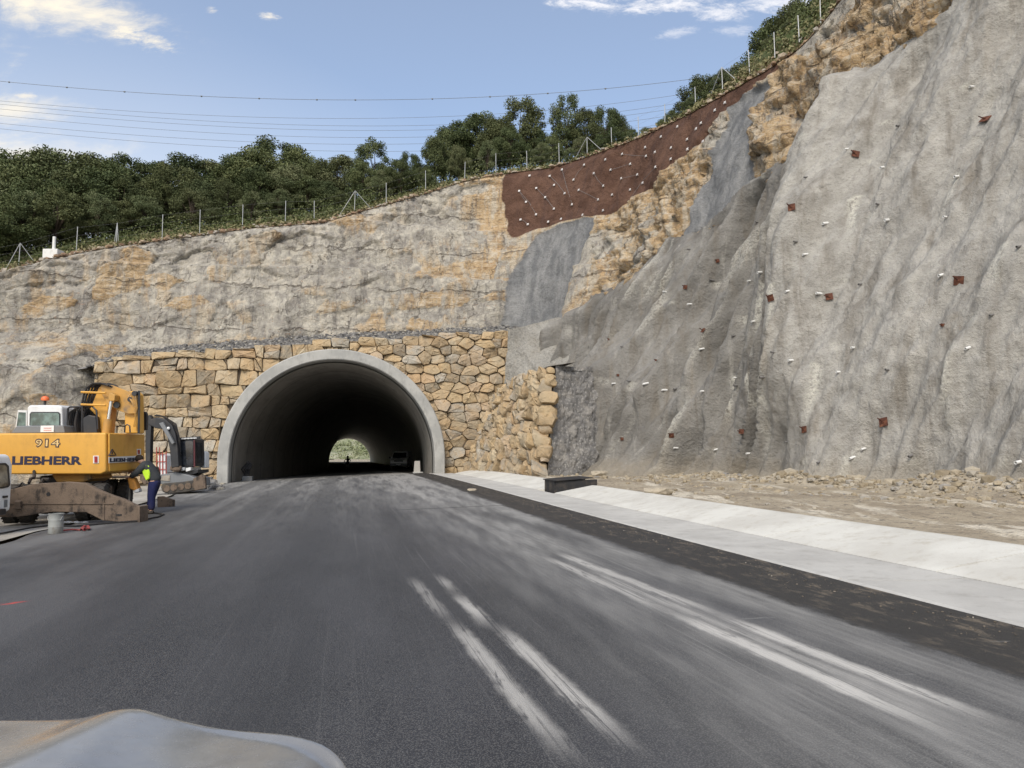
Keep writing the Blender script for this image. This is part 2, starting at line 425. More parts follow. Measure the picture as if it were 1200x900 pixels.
def concrete_material(name, c1, c2, stain=(.2,.19,.17), scale=1.):
    n = NT(name, .85, .25); v = n.obj()
    a = n.noise(v, .9*scale, 8, .62); b = n.noise(n.mapv(v, (1,1,.3)), 4*scale, 6, .7); f = n.noise(v, 45, 4, .7)
    col = n.mix(n.mapr(a, .35, .65), c1, c2)
    col = n.mix(n.math('MULTIPLY', n.mapr(b, .5, .74), .5), col, stain)
    col = n.mix(n.math('MULTIPLY', n.mapr(f, .55, .75), .35), col, stain)
    n.col(col); n.bump(n.math('ADD', f, b), .35, .015)
    return n.m
M = {}
M['asphalt'] = road_material(); M['dirt'] = dirt_material()
M['channel'] = concrete_material('concrete_channel', (.41,.40,.375), (.49,.48,.45), (.28,.265,.24))
M['kerb'] = concrete_material('pale_concrete', (.52,.505,.46), (.62,.61,.56), (.36,.32,.25))
M['portal'] = concrete_material('portal_concrete', (.33,.33,.315), (.43,.425,.4), (.2,.195,.18))
def lining_material():
    n = NT('lining_concrete', .5, .5); v = n.obj()
    a = n.noise(v, .5, 7, .6); b = n.noise(n.mapv(v, (1,.25,1)), 2.2, 6, .65)
    x, y, z = n.sep(v)
    rib = n.mapr(n.math('ABSOLUTE', n.math('SUBTRACT', n.math('FRACT', n.math('MULTIPLY', y, .2)), .5)), .47, .495)
    col = n.mix(n.mapr(a, .35, .65), (.31,.29,.26), (.41,.39,.35)); col = n.mix(n.math('MULTIPLY', n.mapr(b, .5, .7), .55), col, (.22,.2,.18))
    col = n.mix(n.math('MULTIPLY', rib, .6), col, (.08,.075,.07))
    n.col(col); n.bump(n.math('SUBTRACT', b, n.math('MULTIPLY', rib, 2.)), .5, .04); return n.m
M['lining'] = lining_material()
# ------------------------------------------------------------------ ground sheet
gxs = np.concatenate([np.linspace(-900, -60, 22), np.linspace(-56, 40, 97), np.linspace(50, 900, 22)])
gys = np.concatenate([np.linspace(-900, -40, 18), np.linspace(-38, 60, 99), np.linspace(64, 330, 60), np.linspace(360, 1600, 20)])
GX, GY = np.meshgrid(gxs, gys, indexing='ij')
GZ = zr(np.clip(GX, -19, 8), np.clip(GY, -60, 320))
GZ = GZ-.16+.05*fbm(GX*.3, GY*.3, 0, 4, 3)*(np.abs(GX-xc(GY)) > 8)
mesh_np('ground', np.stack([GX, GY, GZ], -1).reshape(-1, 3), grid_faces(*GX.shape), M['dirt'])['kind'] = 'structure'
# left working strip: dusty hardstanding beside the asphalt
def strip_mesh(name, ys, q0, q1, nq, zf, mat, kind='structure', jit=0.):
    ys = np.asarray(ys); V = []
    for y in ys:
        for k in range(nq):
            t = k/(nq-1); x = (q0(y) if callable(q0) else q0)*(1-t)+(q1(y) if callable(q1) else q1)*t
            V.append((x, y, zf(x, y)))
    o = mesh_np(name, V, grid_faces(len(ys), nq, True), mat); o['kind'] = kind; return o
M['dust'] = dirt_material(); 
def dust_material():
    n = NT('dusty_hardstanding', .9, .2); v = n.obj()
    a = n.noise(v, .35, 7, .6); b = n.noise(v, 4, 7, .7)
    col = n.ramp(a, [(.32, (.22,.205,.18)), (.5, (.36,.34,.30)), (.7, (.46,.44,.40))])
    col = n.mix(n.math('MULTIPLY', n.mapr(b, .52, .68), .6), col, (.16,.15,.13)); n.col(col); n.bump(b, .6, .04); return n.m
M['dust'] = dust_material()
strip_mesh('hardstanding', np.arange(-30, 47.6, .6), lambda y: -32., lambda y: -7.05-.22*y, 40,
           lambda x, y: float(zr(max(x, -19), y))-.01+.03*float(fbm(x*.8, y*.8, 0, 3, 9)), M['dust'])
# road (outside + through the tunnel)
ys = np.concatenate([np.arange(-30, 44, .5), np.arange(44, 330, 1.5)])
def redge(y):
    if y < 43: return float(QE(y))
    t = float(sst(43, 50, y)); return float(QE(y))*(1-t)+(float(xc(y))+5.6)*t
def ledge(y):
    if y < 43: return -6.8-.22*y+.12*math.sin(y*1.7)
    t = float(sst(43, 50, y)); return (-6.8-.22*y)*(1-t)+(float(xc(y))-5.6)*t
strip_mesh('road', ys, ledge, redge, 25, lambda x, y: float(zr(x, y))+.004, M['asphalt'])
# concrete channel: flat bed + sloping pale kerb, cast in bays with joints
def channel(name, y0, y1, bay, mat_bed, q_a, prof, lab=None):
    mb = MB(); y = y0
    while y < y1:
        ye = min(y+bay, y1); a, b = y+.012, ye-.012; sub = np.linspace(a, b, 4)
        for k in range(3):
            pa = []; pb = []
            for yy, L_ in ((sub[k], pa), (sub[k+1], pb)):
                for dq, dz in prof: x = q_a-.22*yy+dq; L_.append((x, yy, float(zr(x, yy))+dz))
            nP = len(prof); off = len(mb.v)
            mb.v += pa+pb; mb.f += [tuple(off+t for t in (i, i+1, nP+i+1, nP+i)) for i in range(nP-1)]
            if k == 0: mb.f.append(tuple(off+t for t in range(nP)))
            if k == 2: mb.f.append(tuple(off+nP+t for t in reversed(range(nP))))
        y = ye
    o = mb.build(name, mat_bed); o['kind'] = 'structure'; return o
bed = [(0,-.2),(0,-.012),(.06,.012),(.14,-.01),(.9,-.05),(1.33,-.045),(1.33,-.2)]
slp = [(1.34,-.22),(1.34,-.04),(1.42,-.02),(2.42,.135),(2.5,.145),(2.66,.13),(2.66,-.3)]
channel('channel_bed', -12, 45.2, 5., M['channel'], 5.075, bed)
channel('kerb', -12, 23.4, 3.4, M['kerb'], 5.075, slp)
channel('kerb', 25.2, 44.0, 3.4, M['kerb'], 5.075, slp)
# ------------------------------------------------------------------ rock materials
def rock_material(name='cut_rock'):
    n = NT(name, .9, .2); v = n.obj(); x, y, z = n.sep(v)
    zone = n.sepc(n.attr('zone')); red, grey, och = zone[0], zone[1], zone[2]
    cell = n.attr('cell', 'Fac')
    a = n.noise(v, .16, 7, .6, .6); b = n.noise(v, .8, 8, .65, .8); c = n.noise(v, 4.5, 8, .7); d = n.noise(v, 16, 6, .7)
    vs = n.noise(n.mapv(v, (1,1,.14)), 1.1, 8, .65, .5)              # vertical run-off
    vs2 = n.noise(n.mapv(v, (1,1,.1)), 3.2, 6, .65, .3); vs3 = n.noise(n.mapv(v, (1,1,.13), (0,0,0), (7,3,1)), 2.1, 6, .6, .4)
    grey_r = n.ramp(b, [(.3, (.24,.222,.20)), (.5, (.385,.36,.315)), (.68, (.59,.545,.455))])
    och_r = n.ramp(n.math('ADD', n.math('MULTIPLY', b, .55), n.math('MULTIPLY', c, .45)), [(.3, (.30,.20,.115)), (.44, (.46,.315,.17)), (.58, (.57,.43,.265)), (.72, (.64,.56,.43))])
    mo = n.math('ADD', n.math('MULTIPLY', och, 1.35), n.math('MULTIPLY', n.math('SUBTRACT', a, .5), 1.7))
    mo = n.math('ADD', mo, n.math('MULTIPLY', n.math('SUBTRACT', cell, .5), .7))
    mo = n.math('ADD', mo, n.math('MULTIPLY', n.math('SUBTRACT', vs, .5), 1.6))
    mo = n.mapr(mo, .36, .72)
    col = n.mix(mo, grey_r, och_r)
    col = n.mix(n.math('MULTIPLY', n.mapr(vs, .52, .64), .6), col, (.60,.565,.48))     # chalky streaks
    col = n.mix(n.math('MULTIPLY', n.mapr(vs2, .54, .66), .6), col, (.17,.16,.155))
    col = n.mix(n.math('MULTIPLY', n.mapr(c, .57, .72), .4), col, (.13,.11,.095))
    col = n.mix(n.math('MULTIPLY', n.mapr(n.noise(n.mapv(v, (1,1,2)), 2.4, 5, .6, 1.5), .62, .7), .6), col, (.36,.19,.10))  # iron stain
    col = n.mix(n.math('MULTIPLY', n.mapr(vs3, .53, .66), .55), col, (.60,.555,.465))
    sl1 = n.noise(n.mapv(v, (.6,.6,3.2), (R(24), R(-38), 0)), 1.5, 5, .7, .6)
    col = n.mix(n.math('MULTIPLY', n.math('MULTIPLY', n.mapr(sl1, .54, .62), mo), .6), col, (.17,.125,.085))
    col = n.mix(n.math('MULTIPLY', n.math('MULTIPLY', n.mapr(sl1, .46, .38), mo), .45), col, (.66,.60,.50))
    # bedding cracks and joints (dark seams of soil)
    wv = n.noise(v, .5, 3, .5); zz = n.math('ADD', z, n.math('MULTIPLY', wv, 1.6))
    fz = n.math('ABSOLUTE', n.math('SUBTRACT', n.math('FRACT', n.math('ADD', n.math('MULTIPLY', zz, .33), n.math('MULTIPLY', b, .35))), .5))
    fx2 = n.math('ABSOLUTE', n.math('SUBTRACT', n.math('FRACT', n.math('ADD', n.math('MULTIPLY', n.math('SUBTRACT', x, y), .31), n.math('MULTIPLY', b, .8))), .5))
    k1 = n.math('MINIMUM', n.math('MULTIPLY', fz, 1.6), n.math('MULTIPLY', fx2, 2.8))
    k2 = n.voro(n.mapv(v, (1,1,1.4)), 2.2)
    seam = n.math('MAXIMUM', n.mapr(k1, .01, .045, 1., 0.), n.math('MULTIPLY', n.mapr(k2, .02, .05, 1., 0.), .25))
    seam = n.math('MULTIPLY', seam, n.mapr(n.noise(v, .7, 3), .36, .5))
    col = n.mix(n.math('MULTIPLY', seam, .6), col, (.12,.10,.08))
    col = n.mix(n.math('MULTIPLY', n.mapr(d, .5, .72), .3), col, (.62,.57,.47))
    sc_ = n.mix(n.mapr(n.noise(n.mapv(v, (1,1,.3)), 1.6, 8, .65), .32, .68), (.17,.175,.18), (.31,.31,.305))
    sc_ = n.mix(n.math('MULTIPLY', n.mapr(c, .5, .7), .3), sc_, (.13,.13,.13))
    col = n.mix(n.mapr(n.math('ADD', grey, n.math('MULTIPLY', n.math('SUBTRACT', c, .5), .5)), .38, .62), col, sc_)
    rc = n.mix(n.mapr(b, .3, .7), (.088,.047,.032), (.160,.090,.062)); rc = n.mix(n.math('MULTIPLY', n.mapr(d, .5, .7), .4), rc, (.19,.10,.075))
    net = n.voro(n.mapv(v, (1,1,1), (0,0,0)), 7.); rc = n.mix(n.math('MULTIPLY', n.mapr(vs, .5, .66), .4), rc, (.08,.05,.045))
    col = n.mix(n.mapr(n.math('ADD', red, n.math('MULTIPLY', n.math('SUBTRACT', c, .5), .3)), .42, .58), col, rc)
    n.col(col)
    inv = n.math('SUBTRACT', 1., n.math('MAXIMUM', red, grey))
    h = n.math('ADD', n.math('MULTIPLY', c, 1.4), n.math('MULTIPLY', d, .6))
    h = n.math('SUBTRACT', h, n.math('MULTIPLY', n.math('MULTIPLY', seam, inv), 1.1))
    n.bump(h, .9, .17)
    return n.m
def shot_material():
    n = NT('sprayed_concrete', .9, .2); v = n.obj(); x, y, z = n.sep(v)
    a = n.noise(v, .22, 7, .6, .4); b = n.noise(v, 1.3, 8, .65); c = n.noise(v, 9, 6, .7); d = n.noise(v, 34, 4, .75)
    # run-off follows the leaning face
    fl = n.mapv(v, (1,1,.16), (0, R(8), 0)); vs = n.noise(fl, 1.5, 8, .62, .5); vs2 = n.noise(fl, .55, 6, .6, .8)
    zone = n.sepc(n.attr('zone')); light, streak_litcrest, brown = zone[0], zone[1], zone[2]
    col = n.mix(n.mapr(a, .35, .68), (.165,.158,.145), (.27,.26,.24))
    pale = n.mix(n.mapr(b, .35, .65), (.34,.325,.295), (.48,.46,.42))
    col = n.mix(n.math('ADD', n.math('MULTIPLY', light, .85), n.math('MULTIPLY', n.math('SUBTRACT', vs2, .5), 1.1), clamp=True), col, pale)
    col = n.mix(n.math('MULTIPLY', n.mapr(vs, .46, .74), .7), col, (.17,.148,.118))
    col = n.mix(n.math('MULTIPLY', n.mapr(vs, .28, .44, 1., 0.), .35), col, (.50,.48,.43))
    col = n.mix(n.math('MULTIPLY', n.mapr(vs2, .56, .72), n.mapr(brown, 0, 1, .2, .5)), col, (.25,.195,.13))
    col = n.mix(n.math('MULTIPLY', n.mapr(b, .58, .72), .5), col, (.16,.155,.15))
    col = n.mix(n.math('MULTIPLY', streak_litcrest, n.mapr(c, .35, .6)), col, (.68,.66,.58))
    col = n.mix(n.math('MULTIPLY', n.mapr(c, .54, .7), .42), col, (.16,.15,.135))
    pit = n.mapr(n.voro(v, 7, 'F1'), .05, .09, 1., 0.); pit = n.math('MULTIPLY', pit, n.mapr(n.noise(v, 1.7, 2), .5, .6))
    col = n.mix(n.math('MULTIPLY', pit, .7), col, (.07,.065,.06))
    # earth splashed along the toe
    col = n.mix(n.math('MULTIPLY', n.mapr(n.math('SUBTRACT', z, n.math('MULTIPLY', b, 1.6)), -.5, .7, 1., 0.), .7), col, (.30,.26,.20))
    n.col(col)
    h = n.math('ADD', n.math('MULTIPLY', b, 1.6), n.math('ADD', n.math('MULTIPLY', c, .55), n.math('MULTIPLY', d, .22)))
    n.bump(h, .9, .17)
    return n.m
M['rock'] = rock_material(); M['shot'] = shot_material()
# ------------------------------------------------------------------ cut rock face (one continuous swept surface)
TOE = np.array([12.5, 18.7]); TD = np.array([-.387, .922]); TN = np.array([.922, .387]); K = .35     # TN points into the hill
plan = [(-78,-25),(-66,5),(-53,25),(-41,37),(-31,43.5),(-21,46.5),(-10,48.4),(-3.5,49.3),(-.5,48.9),(1.3,45.4)]+[tuple(TOE+TD*t) for t in (22, 14, 6, -2, -12, -22, -34, -50)]
P = np.array(plan, float)
for _ in range(2):       # Chaikin
    Q = [P[0]]
    for a, b in zip(P[:-1], P[1:]): Q += [a*.75+b*.25, a*.25+b*.75]
    Q.append(P[-1]); P = np.array(Q)
seg = np.hypot(*(P[1:]-P[:-1]).T); S = np.concatenate([[0], np.cumsum(seg)])
fineS = np.linspace(0, S[-1], 3000); fx = np.interp(fineS, S, P[:, 0]); fy = np.interp(fineS, S, P[:, 1])
ppx = 600+F*fx/np.maximum(fy, .1)
vis = (fy > 8) & (ppx > -260) & (ppx < 1700)
dens = np.where(vis, 1/.13, 1/1.2)
cum = np.concatenate([[0], np.cumsum((dens[1:]+dens[:-1])/2*np.diff(fineS))])
NU = int(cum[-1]); us = np.interp(np.linspace(0, cum[-1], NU), cum, fineS)
cx_ = np.interp(us, fineS, fx); cy_ = np.interp(us, fineS, fy)
tx = np.gradient(cx_, us); ty = np.gradient(cy_, us)
def smooth_s(a, wd):
    g = np.linspace(0, S[-1], 1500); b = np.interp(g, us, a); k = int(wd/(g[1]-g[0])) | 1
    ker = np.hanning(k+2); ker /= ker.sum(); b = np.convolve(np.pad(b, len(ker)//2, 'edge'), ker, 'valid')
    return np.interp(us, g, b)
nxv = smooth_s(-ty, 7.); nyv = smooth_s(tx, 7.); l = np.hypot(nxv, nyv); nxv /= l; nyv /= l     # outward (into the hill)
kk = smooth_s(np.where(np.arange(NU) > np.argmin(np.abs(cx_-1.3)+np.abs(cy_-45.4)), K, .30), 6.)
SKY = np.array([(-900,430),(-300,352),(-60,334),(0,322),(60,304),(130,291),(190,283),(250,275),(300,268),(380,262),(430,247),(470,236),(500,228),(545,213),(590,205),(650,197),(700,181),(760,158),(800,139),(850,112),(905,80),(945,52),(985,2),(1030,-50),(1200,-260),(2200,-1500)], float)
crest = np.zeros(NU)
for i in range(NU):
    zt = np.linspace(4, 24, 161); X = cx_[i]+nxv[i]*kk[i]*zt; Y = cy_[i]+nyv[i]*kk[i]*zt
    px, py = proj(X, np.maximum(Y, .5), zt)
    sk = np.interp(px, SKY[:, 0], SKY[:, 1]); ok = (py < sk) & (Y > 2)
    crest[i] = zt[np.argmax(ok)] if ok.any() else (21 if cx_[i] > 0 else 11)
crest = smooth_s(crest, 1.2)
crest = np.clip(crest, 9, 22.5)
NV = 175
T = np.linspace(0, 1, NV)
Zg = -1.5+(crest[:, None]+1.5)*T[None, :]
Xg = cx_[:, None]+nxv[:, None]*kk[:, None]*Zg; Yg = cy_[:, None]+nyv[:, None]*kk[:, None]*Zg
PX, PY = proj(Xg, Yg, Zg)
RED = [(588,190),(588,205),(591,250),(595,279),(645,266),(700,252),(722,243),(745,227),(762,219),(795,188),(825,167),(842,137),(870,112),(908,83),(935,62),(960,30),(940,20),(850,80),(700,150)]
GR1 = [(854,121),(880,104),(908,90),(896,125),(883,167),(879,208),(870,240),(858,262),(821,267),(800,290),(829,217),(837,179),(850,142)]
GR2 = [(633,272),(660,264),(697,254),(688,280),(680,310),(673,350),(668,390),(640,400),(584,388),(590,340),(600,318)]
GR3 = [(700,350),(720,330),(745,300),(760,262),(775,240),(772,262),(757,300),(740,325),(720,345)]
wob = 7*fbm(Xg*.5, Yg*.5, Zg*.5, 3, 61)
frontm = (Yg > 8)
def soft(mask):
    m = mask.astype(float)
    for ax in (0, 1):
        for _ in range(2): m = (np.roll(m, 1, ax)+m+np.roll(m, -1, ax))/3
    return m
red = soft(inpoly(PX+wob*.3, PY+wob*.3, RED) & frontm); grey = soft((inpoly(PX+wob, PY, GR1) | inpoly(PX+wob, PY, GR2)) & frontm)
US = us[:, None]+0*Zg
dip = Zg-.10*(US-60)
r1, e1, r2, dx1, dy1 = voro(US/1.9+.25*fbm(US*.4, Zg*.4, 0, 2, 5), (dip+.5*fbm(US*.15, Zg*.4, 0, 3, 6))/1.15, 3)
r3, e3, r4, dx3, dy3 = voro(US/.75+.3*fbm(US, Zg, 0, 2, 8), dip/.42, 9)
r5, e5, r6, dx5, dy5 = voro(US/.36+.35*Zg, dip/.26-.2*US, 19)
right = sst(680, 720, PX)*frontm
big = fbm(Xg*.13, Yg*.13, Zg*.13, 3, 21)*.9+.45*fbm(US*.5, Zg*.12, 0, 4, 23)
# inclined slabs on the right-hand slope
slab = ridge((US*.75+Zg*.55)*.55, (Zg*.35-US*.1)*.5, 0, 4, 33)-.5
amp = .26+.5*right+.5*sst(3.2, .4, crest[:, None]-Zg)*(1-right)
disp = big*(.75-.3*right)+amp*((r1-.5)*.62+((r2-.5)*dx1+(r1-.5)*dy1)*.9+(r3-.5)*.2+((r4-.5)*dx3+(r3-.5)*dy3)*.5)
disp += (.18+.82*right)*((r5-.5)*.16+((r6-.5)*dx5+(r5-.5)*dy5)*.36-.08*(1-sst(0, .15, e5)))
disp += (1-right)*(.22*fbm(US*1.3, Zg*.22, 0, 4, 24)+.26*(ridge(US*.25, dip*.55, 0, 3, 25)-.5))
disp -= amp*(.22*(1-sst(.0, .11, e1))+.12*(1-sst(0, .12, e3)))
disp += right*(slab*1.0+.5*(ridge((US*.75+Zg*.55)*1.7, (Zg*.35-US*.1)*1.2, 0, 3, 35)-.5))
disp += .07*fbm(Xg*2.2, Yg*2.2, Zg*2.2, 4, 41)
# benches: faint ledges on the back face
for zb, amp in ((13.2, .5), (17.2, .35)):
    zz = zb+.9*fbm(us*.06, 0, 0, 2, 44)
    disp += (1-right)*amp*sst(-.25, .1, zz[:, None]-Zg)*1.
calm = np.maximum(red, grey)
smoothd = big*.6+.35*fbm(US*.55, Zg*.22, 0, 4, 51)+.10*fbm(US*2, Zg*1.6, 0, 3, 52)
disp = disp*(1-calm)+(smoothd+.12*red)*calm
# outcrop swelling low on the left of the stone wall
lb = 1.25*np.exp(-((PX-50)/80)**2)*sst(9.2, 5.5, Zg)
disp += lb*(2.2+1.2*fbm(US*.25, Zg*.3, 0, 3, 71))
# right slope: rock stands behind the sprayed skin; above its edge it keeps its own relief
disp -= .15*right
fade = sst(0, .03, 1-T)[None, :]; disp = disp*fade
under = (PY-np.interp(PX, [560,600,640,690,728,762,787,821,854,892,933,967,998,1006,1033,1062,1087,1117,1125,1165,1300,2500], [425,402,386,354,333,312,280,273,246,208,183,154,119,84,79,54,42,12,0,-60,-260,-1500]))
under = np.where((PX > 600) & (Yg > 4), sst(8, 40, under), np.where((Xg > 8) & (Yg <= 4), 1, 0))
disp = disp-under*3.2
disp = np.where((US < 35) | (Yg < 4), disp*.6, disp)
Xd = Xg-nxv[:, None]*disp; Yd = Yg-nyv[:, None]*disp; Zd = Zg+.12*disp*fade
och = np.clip(.36+.25*fbm(US*.06, Zg*.2, 0, 3, 81), 0, 1)
och = np.where(PX < 120, .22, och)
och = och+.27*right
och += .25*np.exp(-((PX-585)/40)**2)*(PY < 330) + .3*sst(290, 250, PY)*sst(520, 600, PX)*(1-right)
och += .2*np.exp(-((PX-120)/70)**2-((PY-345)/22)**2)
och -= .22*np.exp(-((PX-390)/150)**2-((PY-350)/40)**2)
och -= .35*(inpoly(PX+wob, PY, GR3))
och = np.clip(och, 0, 1)
zone = np.stack([red, grey, och], -1).reshape(-1, 3)
TC = np.array(at(388, 480, 45.2)); rel = (Xd-TC[0]+.15*(Yd-TC[1]))
hole = ((rel**2+(Zd-.9)**2 < 6.75**2) | ((np.abs(rel) < 6.75) & (Zd < .9))).ravel()
CF = grid_faces(NU, NV); CF = CF[~hole[CF].any(1)]
mesh_np('rock_cliff', np.stack([Xd, Yd, Zd], -1).reshape(-1, 3), CF, M['rock'], attrs={'zone': zone, 'cell': r1.ravel()})['kind'] = 'structure'
def on_cliff(px, py, off=0.):
    """point on the built cliff surface seen at a pixel of the photograph"""
    px2, py2 = proj(Xd[:, ::1], Yd, Zd); d = (px2-px)**2+(py2-py)**2+np.where(Yd > 8, 0, 1e9)
    i, j = np.unravel_index(np.argmin(d), d.shape)
    i = min(max(i, 1), NU-2); j = min(max(j, 1), NV-2)
    return np.array([Xd[i, j]-nxv[i]*off, Yd[i, j]-nyv[i]*off, Zd[i, j]]), np.array([-nxv[i], -nyv[i], .33])
# ------------------------------------------------------------------ sprayed concrete skin on the right-hand slope
BND = np.array([(560,425),(600,402),(640,386),(690,354),(728,333),(762,312),(787,280),(821,273),(854,246),(892,208),(933,183),(967,154),(998,119),(1006,84),(1033,79),(1062,54),(1087,42),(1117,12),(1125,0),(1165,-60),(1300,-260),(2500,-1500)], float)
yt = np.concatenate([np.arange(-34, 8, 1.), np.arange(8, 60.2, .085)])      # toe parameter: y of the toe line
tt = (TOE[1]-yt)/-.922; bx = TOE[0]+TD[0]*tt; by = TOE[1]+TD[1]*tt
NV2 = 230; hs = np.linspace(-.6, 21.5, NV2)
H = hs[None, :]+0*yt[:, None]; UU = tt[:, None]+0*H
X0 = bx[:, None]+TN[0]*K*H; Y0 = by[:, None]+TN[1]*K*H
px0, py0 = proj(X0, Y0, H)
sh = UU+.25*H                                                # folds lean with the run of the slope
fold = .55*(ridge(sh*.30+.5*fbm(H*.13, 3, 0, 2, 99), H*.07, 0, 2, 101)-.5)+.75*(ridge(sh*.62+.6*fbm(H*.16, sh*.1, 0, 2, 98), H*.06, 0, 2, 102)-.5)
fold2 = fbm(sh*.9, H*.22, 0, 4, 105)
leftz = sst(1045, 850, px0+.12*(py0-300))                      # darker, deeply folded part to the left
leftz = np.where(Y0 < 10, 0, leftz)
D2 = fold*(.95+1.9*leftz)+fold2*(.34+.55*leftz)+.10*fbm(sh*2.6, H*1.2, 0, 4, 107)+.035*fbm(UU*7, H*7, 0, 3, 108)
D2 += .9*fbm(UU*.11, H*.1, 0, 2, 109)+(1-leftz)*(.22*(ridge(sh*.8+H*.1, H*.16, 0, 3, 121)-.5)+.22*fbm(sh*1.5, H*.6, 0, 4, 122))
D2 += 2.0*np.exp(-((Y0-38.5)/4.2)**2)*sst(8.5, 3.5, H)*(Y0 > 20)
nose = np.exp(-((px0-(1003-.17*(py0-90)))/38)**2)*sst(560, 420, py0)
D2 += nose*1.7-leftz*.8*sst(700, 800, px0)
D2 += .5*sst(0.9, 0, H)*(.3+.7*ridge(UU*.5, H, 0, 2, 111))
topd = (py0-np.interp(px0, BND[:, 0], BND[:, 1]))           # >0 below the edge
rag = 6*fbm(UU*.9, H*.9, 0, 4, 113)
inside = (topd+rag > 0) | (Y0 < 10)
edge = sst(0, 26, topd+rag); edge = np.where(Y0 < 10, 1, edge)
skin = .35+D2*edge+.15*(edge)                              # thins out onto the rock at its edge
# sink the skin into the cliff outside of its outline
skin = np.where(inside, skin, -.9)
XS = X0-TN[0]*skin; YS = Y0-TN[1]*skin; ZS = H+.1*skin
Fq = grid_faces(len(yt), NV2, True)
ins = inside.ravel(); keep = ins[Fq].any(1)
Fq = Fq[keep]
PIPES = [(1140,104),(1052,146),(990,175),(945,207),(1121,205),(1033,195),(885,260),(969,262),(1028,237),(1040,258),(1107,253),(930,285),(941,298),(1196,290),(879,327),(890,320),(837,330),(1102,322),(1007,333),(957,346),(811,357),(1162,370),(780,340),(806,290),
 (922,339),(883,375),(858,393),(820,408),(906,411),(1000,407),(983,434),(1040,433),(928,423),(893,442),(862,443),(823,458),(863,453),(1136,407),(920,519),(877,529),(837,526),(958,541),(997,536),(1068,536),(1195,540),(1012,526),(727,405),(720,448),(737,447),(757,452),(779,455),(791,453),(795,526)]
streak_litcrest = np.zeros(px0.shape)
def pix_of(px, py): 
    a, b = ray(px, py); t = (TN[0]*TOE[0]+TN[1]*TOE[1]+K*CAMZ)/(TN[0]*a+TN[1]-K*b)
    return a*t, t, CAMZ+b*t
RS = np.random.RandomState(5)
for i, (px, py) in enumerate(PIPES):
    X_, Y_, Z_ = pix_of(px, py); h0 = Z_; t0 = ((X_-TOE[0]-TN[0]*K*h0)*TD[0]+(Y_-TOE[1]-TN[1]*K*h0)*TD[1])
    if (px, py) in ((1121,205),(1136,407),(893,442),(928,423),(983,434),(1196,290),(1028,237),(958,541),(997,536),(945,207),(957,346),(922,339),(862,443),(930,285)): L_, a_ = RS.uniform(1.2, 3.2), .9
    else: L_, a_ = RS.uniform(.15, .6), .5
    wv = t0+.18*np.sin((h0-H)*1.7+i)*(h0-H > 0)*.6
    streak_litcrest = np.maximum(streak_litcrest, a_*np.exp(-((UU-wv)/(.10+.05*RS.rand()))**2)*(H < h0+.05)*sst(h0-L_, h0-L_*.3, H))
zone2 = np.stack([np.clip(1-leftz*1.1+.25*nose, 0, 1)*sst(0, 1.5, H+.6), streak_litcrest, np.clip(leftz+.3*(px0 < 1000), 0, 1)*sst(560, 430, py0)], -1).reshape(-1, 3)
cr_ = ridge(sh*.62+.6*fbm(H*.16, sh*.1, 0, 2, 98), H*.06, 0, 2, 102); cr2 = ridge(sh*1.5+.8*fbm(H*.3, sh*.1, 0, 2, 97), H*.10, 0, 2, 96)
streak_litcrest = np.maximum(streak_litcrest, .5*leftz*np.maximum(sst(.74, .92, cr_), .8*sst(.78, .93, cr2))*sst(-.1, .4, fbm(sh*.8, H*.5, 0, 3, 95)))  # crests of the left folds painted paler, as if catching the light
zone2 = np.stack([zone2[:, 0], streak_litcrest.ravel(), zone2[:, 2]], -1)
# apron: the skin sweeps down over the fill to the stone wall
def bil(A0, A1, B0, B1, nu, nv, dispf):
    A0, A1, B0, B1 = map(np.array, (A0, A1, B0, B1)); s = np.linspace(0, 1, nu)[:, None, None]; t = np.linspace(0, 1, nv)[None, :, None]
    Pp = (A0*(1-t)+A1*t)*(1-s)+(B0*(1-t)+B1*t)*s
    N_ = np.cross(B0-A0, A1-A0); N_ = N_/np.linalg.norm(N_)
    if N_[1] > 0: N_ = -N_
    return Pp+N_*dispf(Pp, s[..., 0], t[..., 0])[..., None]
VS = [np.stack([XS, YS, ZS], -1).reshape(-1, 3)]; FS = [Fq]; ZN = [zone2]
ap = bil((-.35, 46.6, 4.2), (-.15, 47.2, 8.85), (5.2, 41.2, 4.9), (3.6, 49.6, 10.2), 90, 80, lambda p, s, t: .3*ridge(p[..., 0]*.8+p[..., 2]*.5, p[..., 2]*.25, 0, 3, 131)+.1*fbm(p[..., 0]*2, p[..., 1]*2, p[..., 2]*2, 3, 133))
off = len(VS[0]); VS.append(ap.reshape(-1, 3)); FS.append(grid_faces(90, 80, True)+off); ZN.append(np.tile([.15, .25, 0.], (90*80, 1)))
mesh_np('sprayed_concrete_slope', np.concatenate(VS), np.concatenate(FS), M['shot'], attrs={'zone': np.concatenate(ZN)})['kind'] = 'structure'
px_s, py_s = proj(XS, YS, ZS)
okS = (YS > 8) & inside
def on_shot(px, py, off=0.):
    d = (px_s-px)**2+(py_s-py)**2+np.where(okS, 0, 1e9)
    near = d < d.min()+9
    depth = np.where(near, YS, 1e9)
    i, j = np.unravel_index(np.argmin(depth), d.shape)
    p = np.array([XS[i, j], YS[i, j], ZS[i, j]]); i = min(max(i, 2), XS.shape[0]-3); j = min(max(j, 2), XS.shape[1]-3)
    A = np.array([XS[i+2, j]-XS[i-2, j], YS[i+2, j]-YS[i-2, j], ZS[i+2, j]-ZS[i-2, j]]); B = np.array([XS[i, j+2]-XS[i, j-2], YS[i, j+2]-YS[i, j-2], ZS[i, j+2]-ZS[i, j-2]])
    nn_ = np.cross(A, B); nn_ /= np.linalg.norm(nn_)
    if nn_[0] > 0: nn_ = -nn_
    return p+nn_*off, nn_
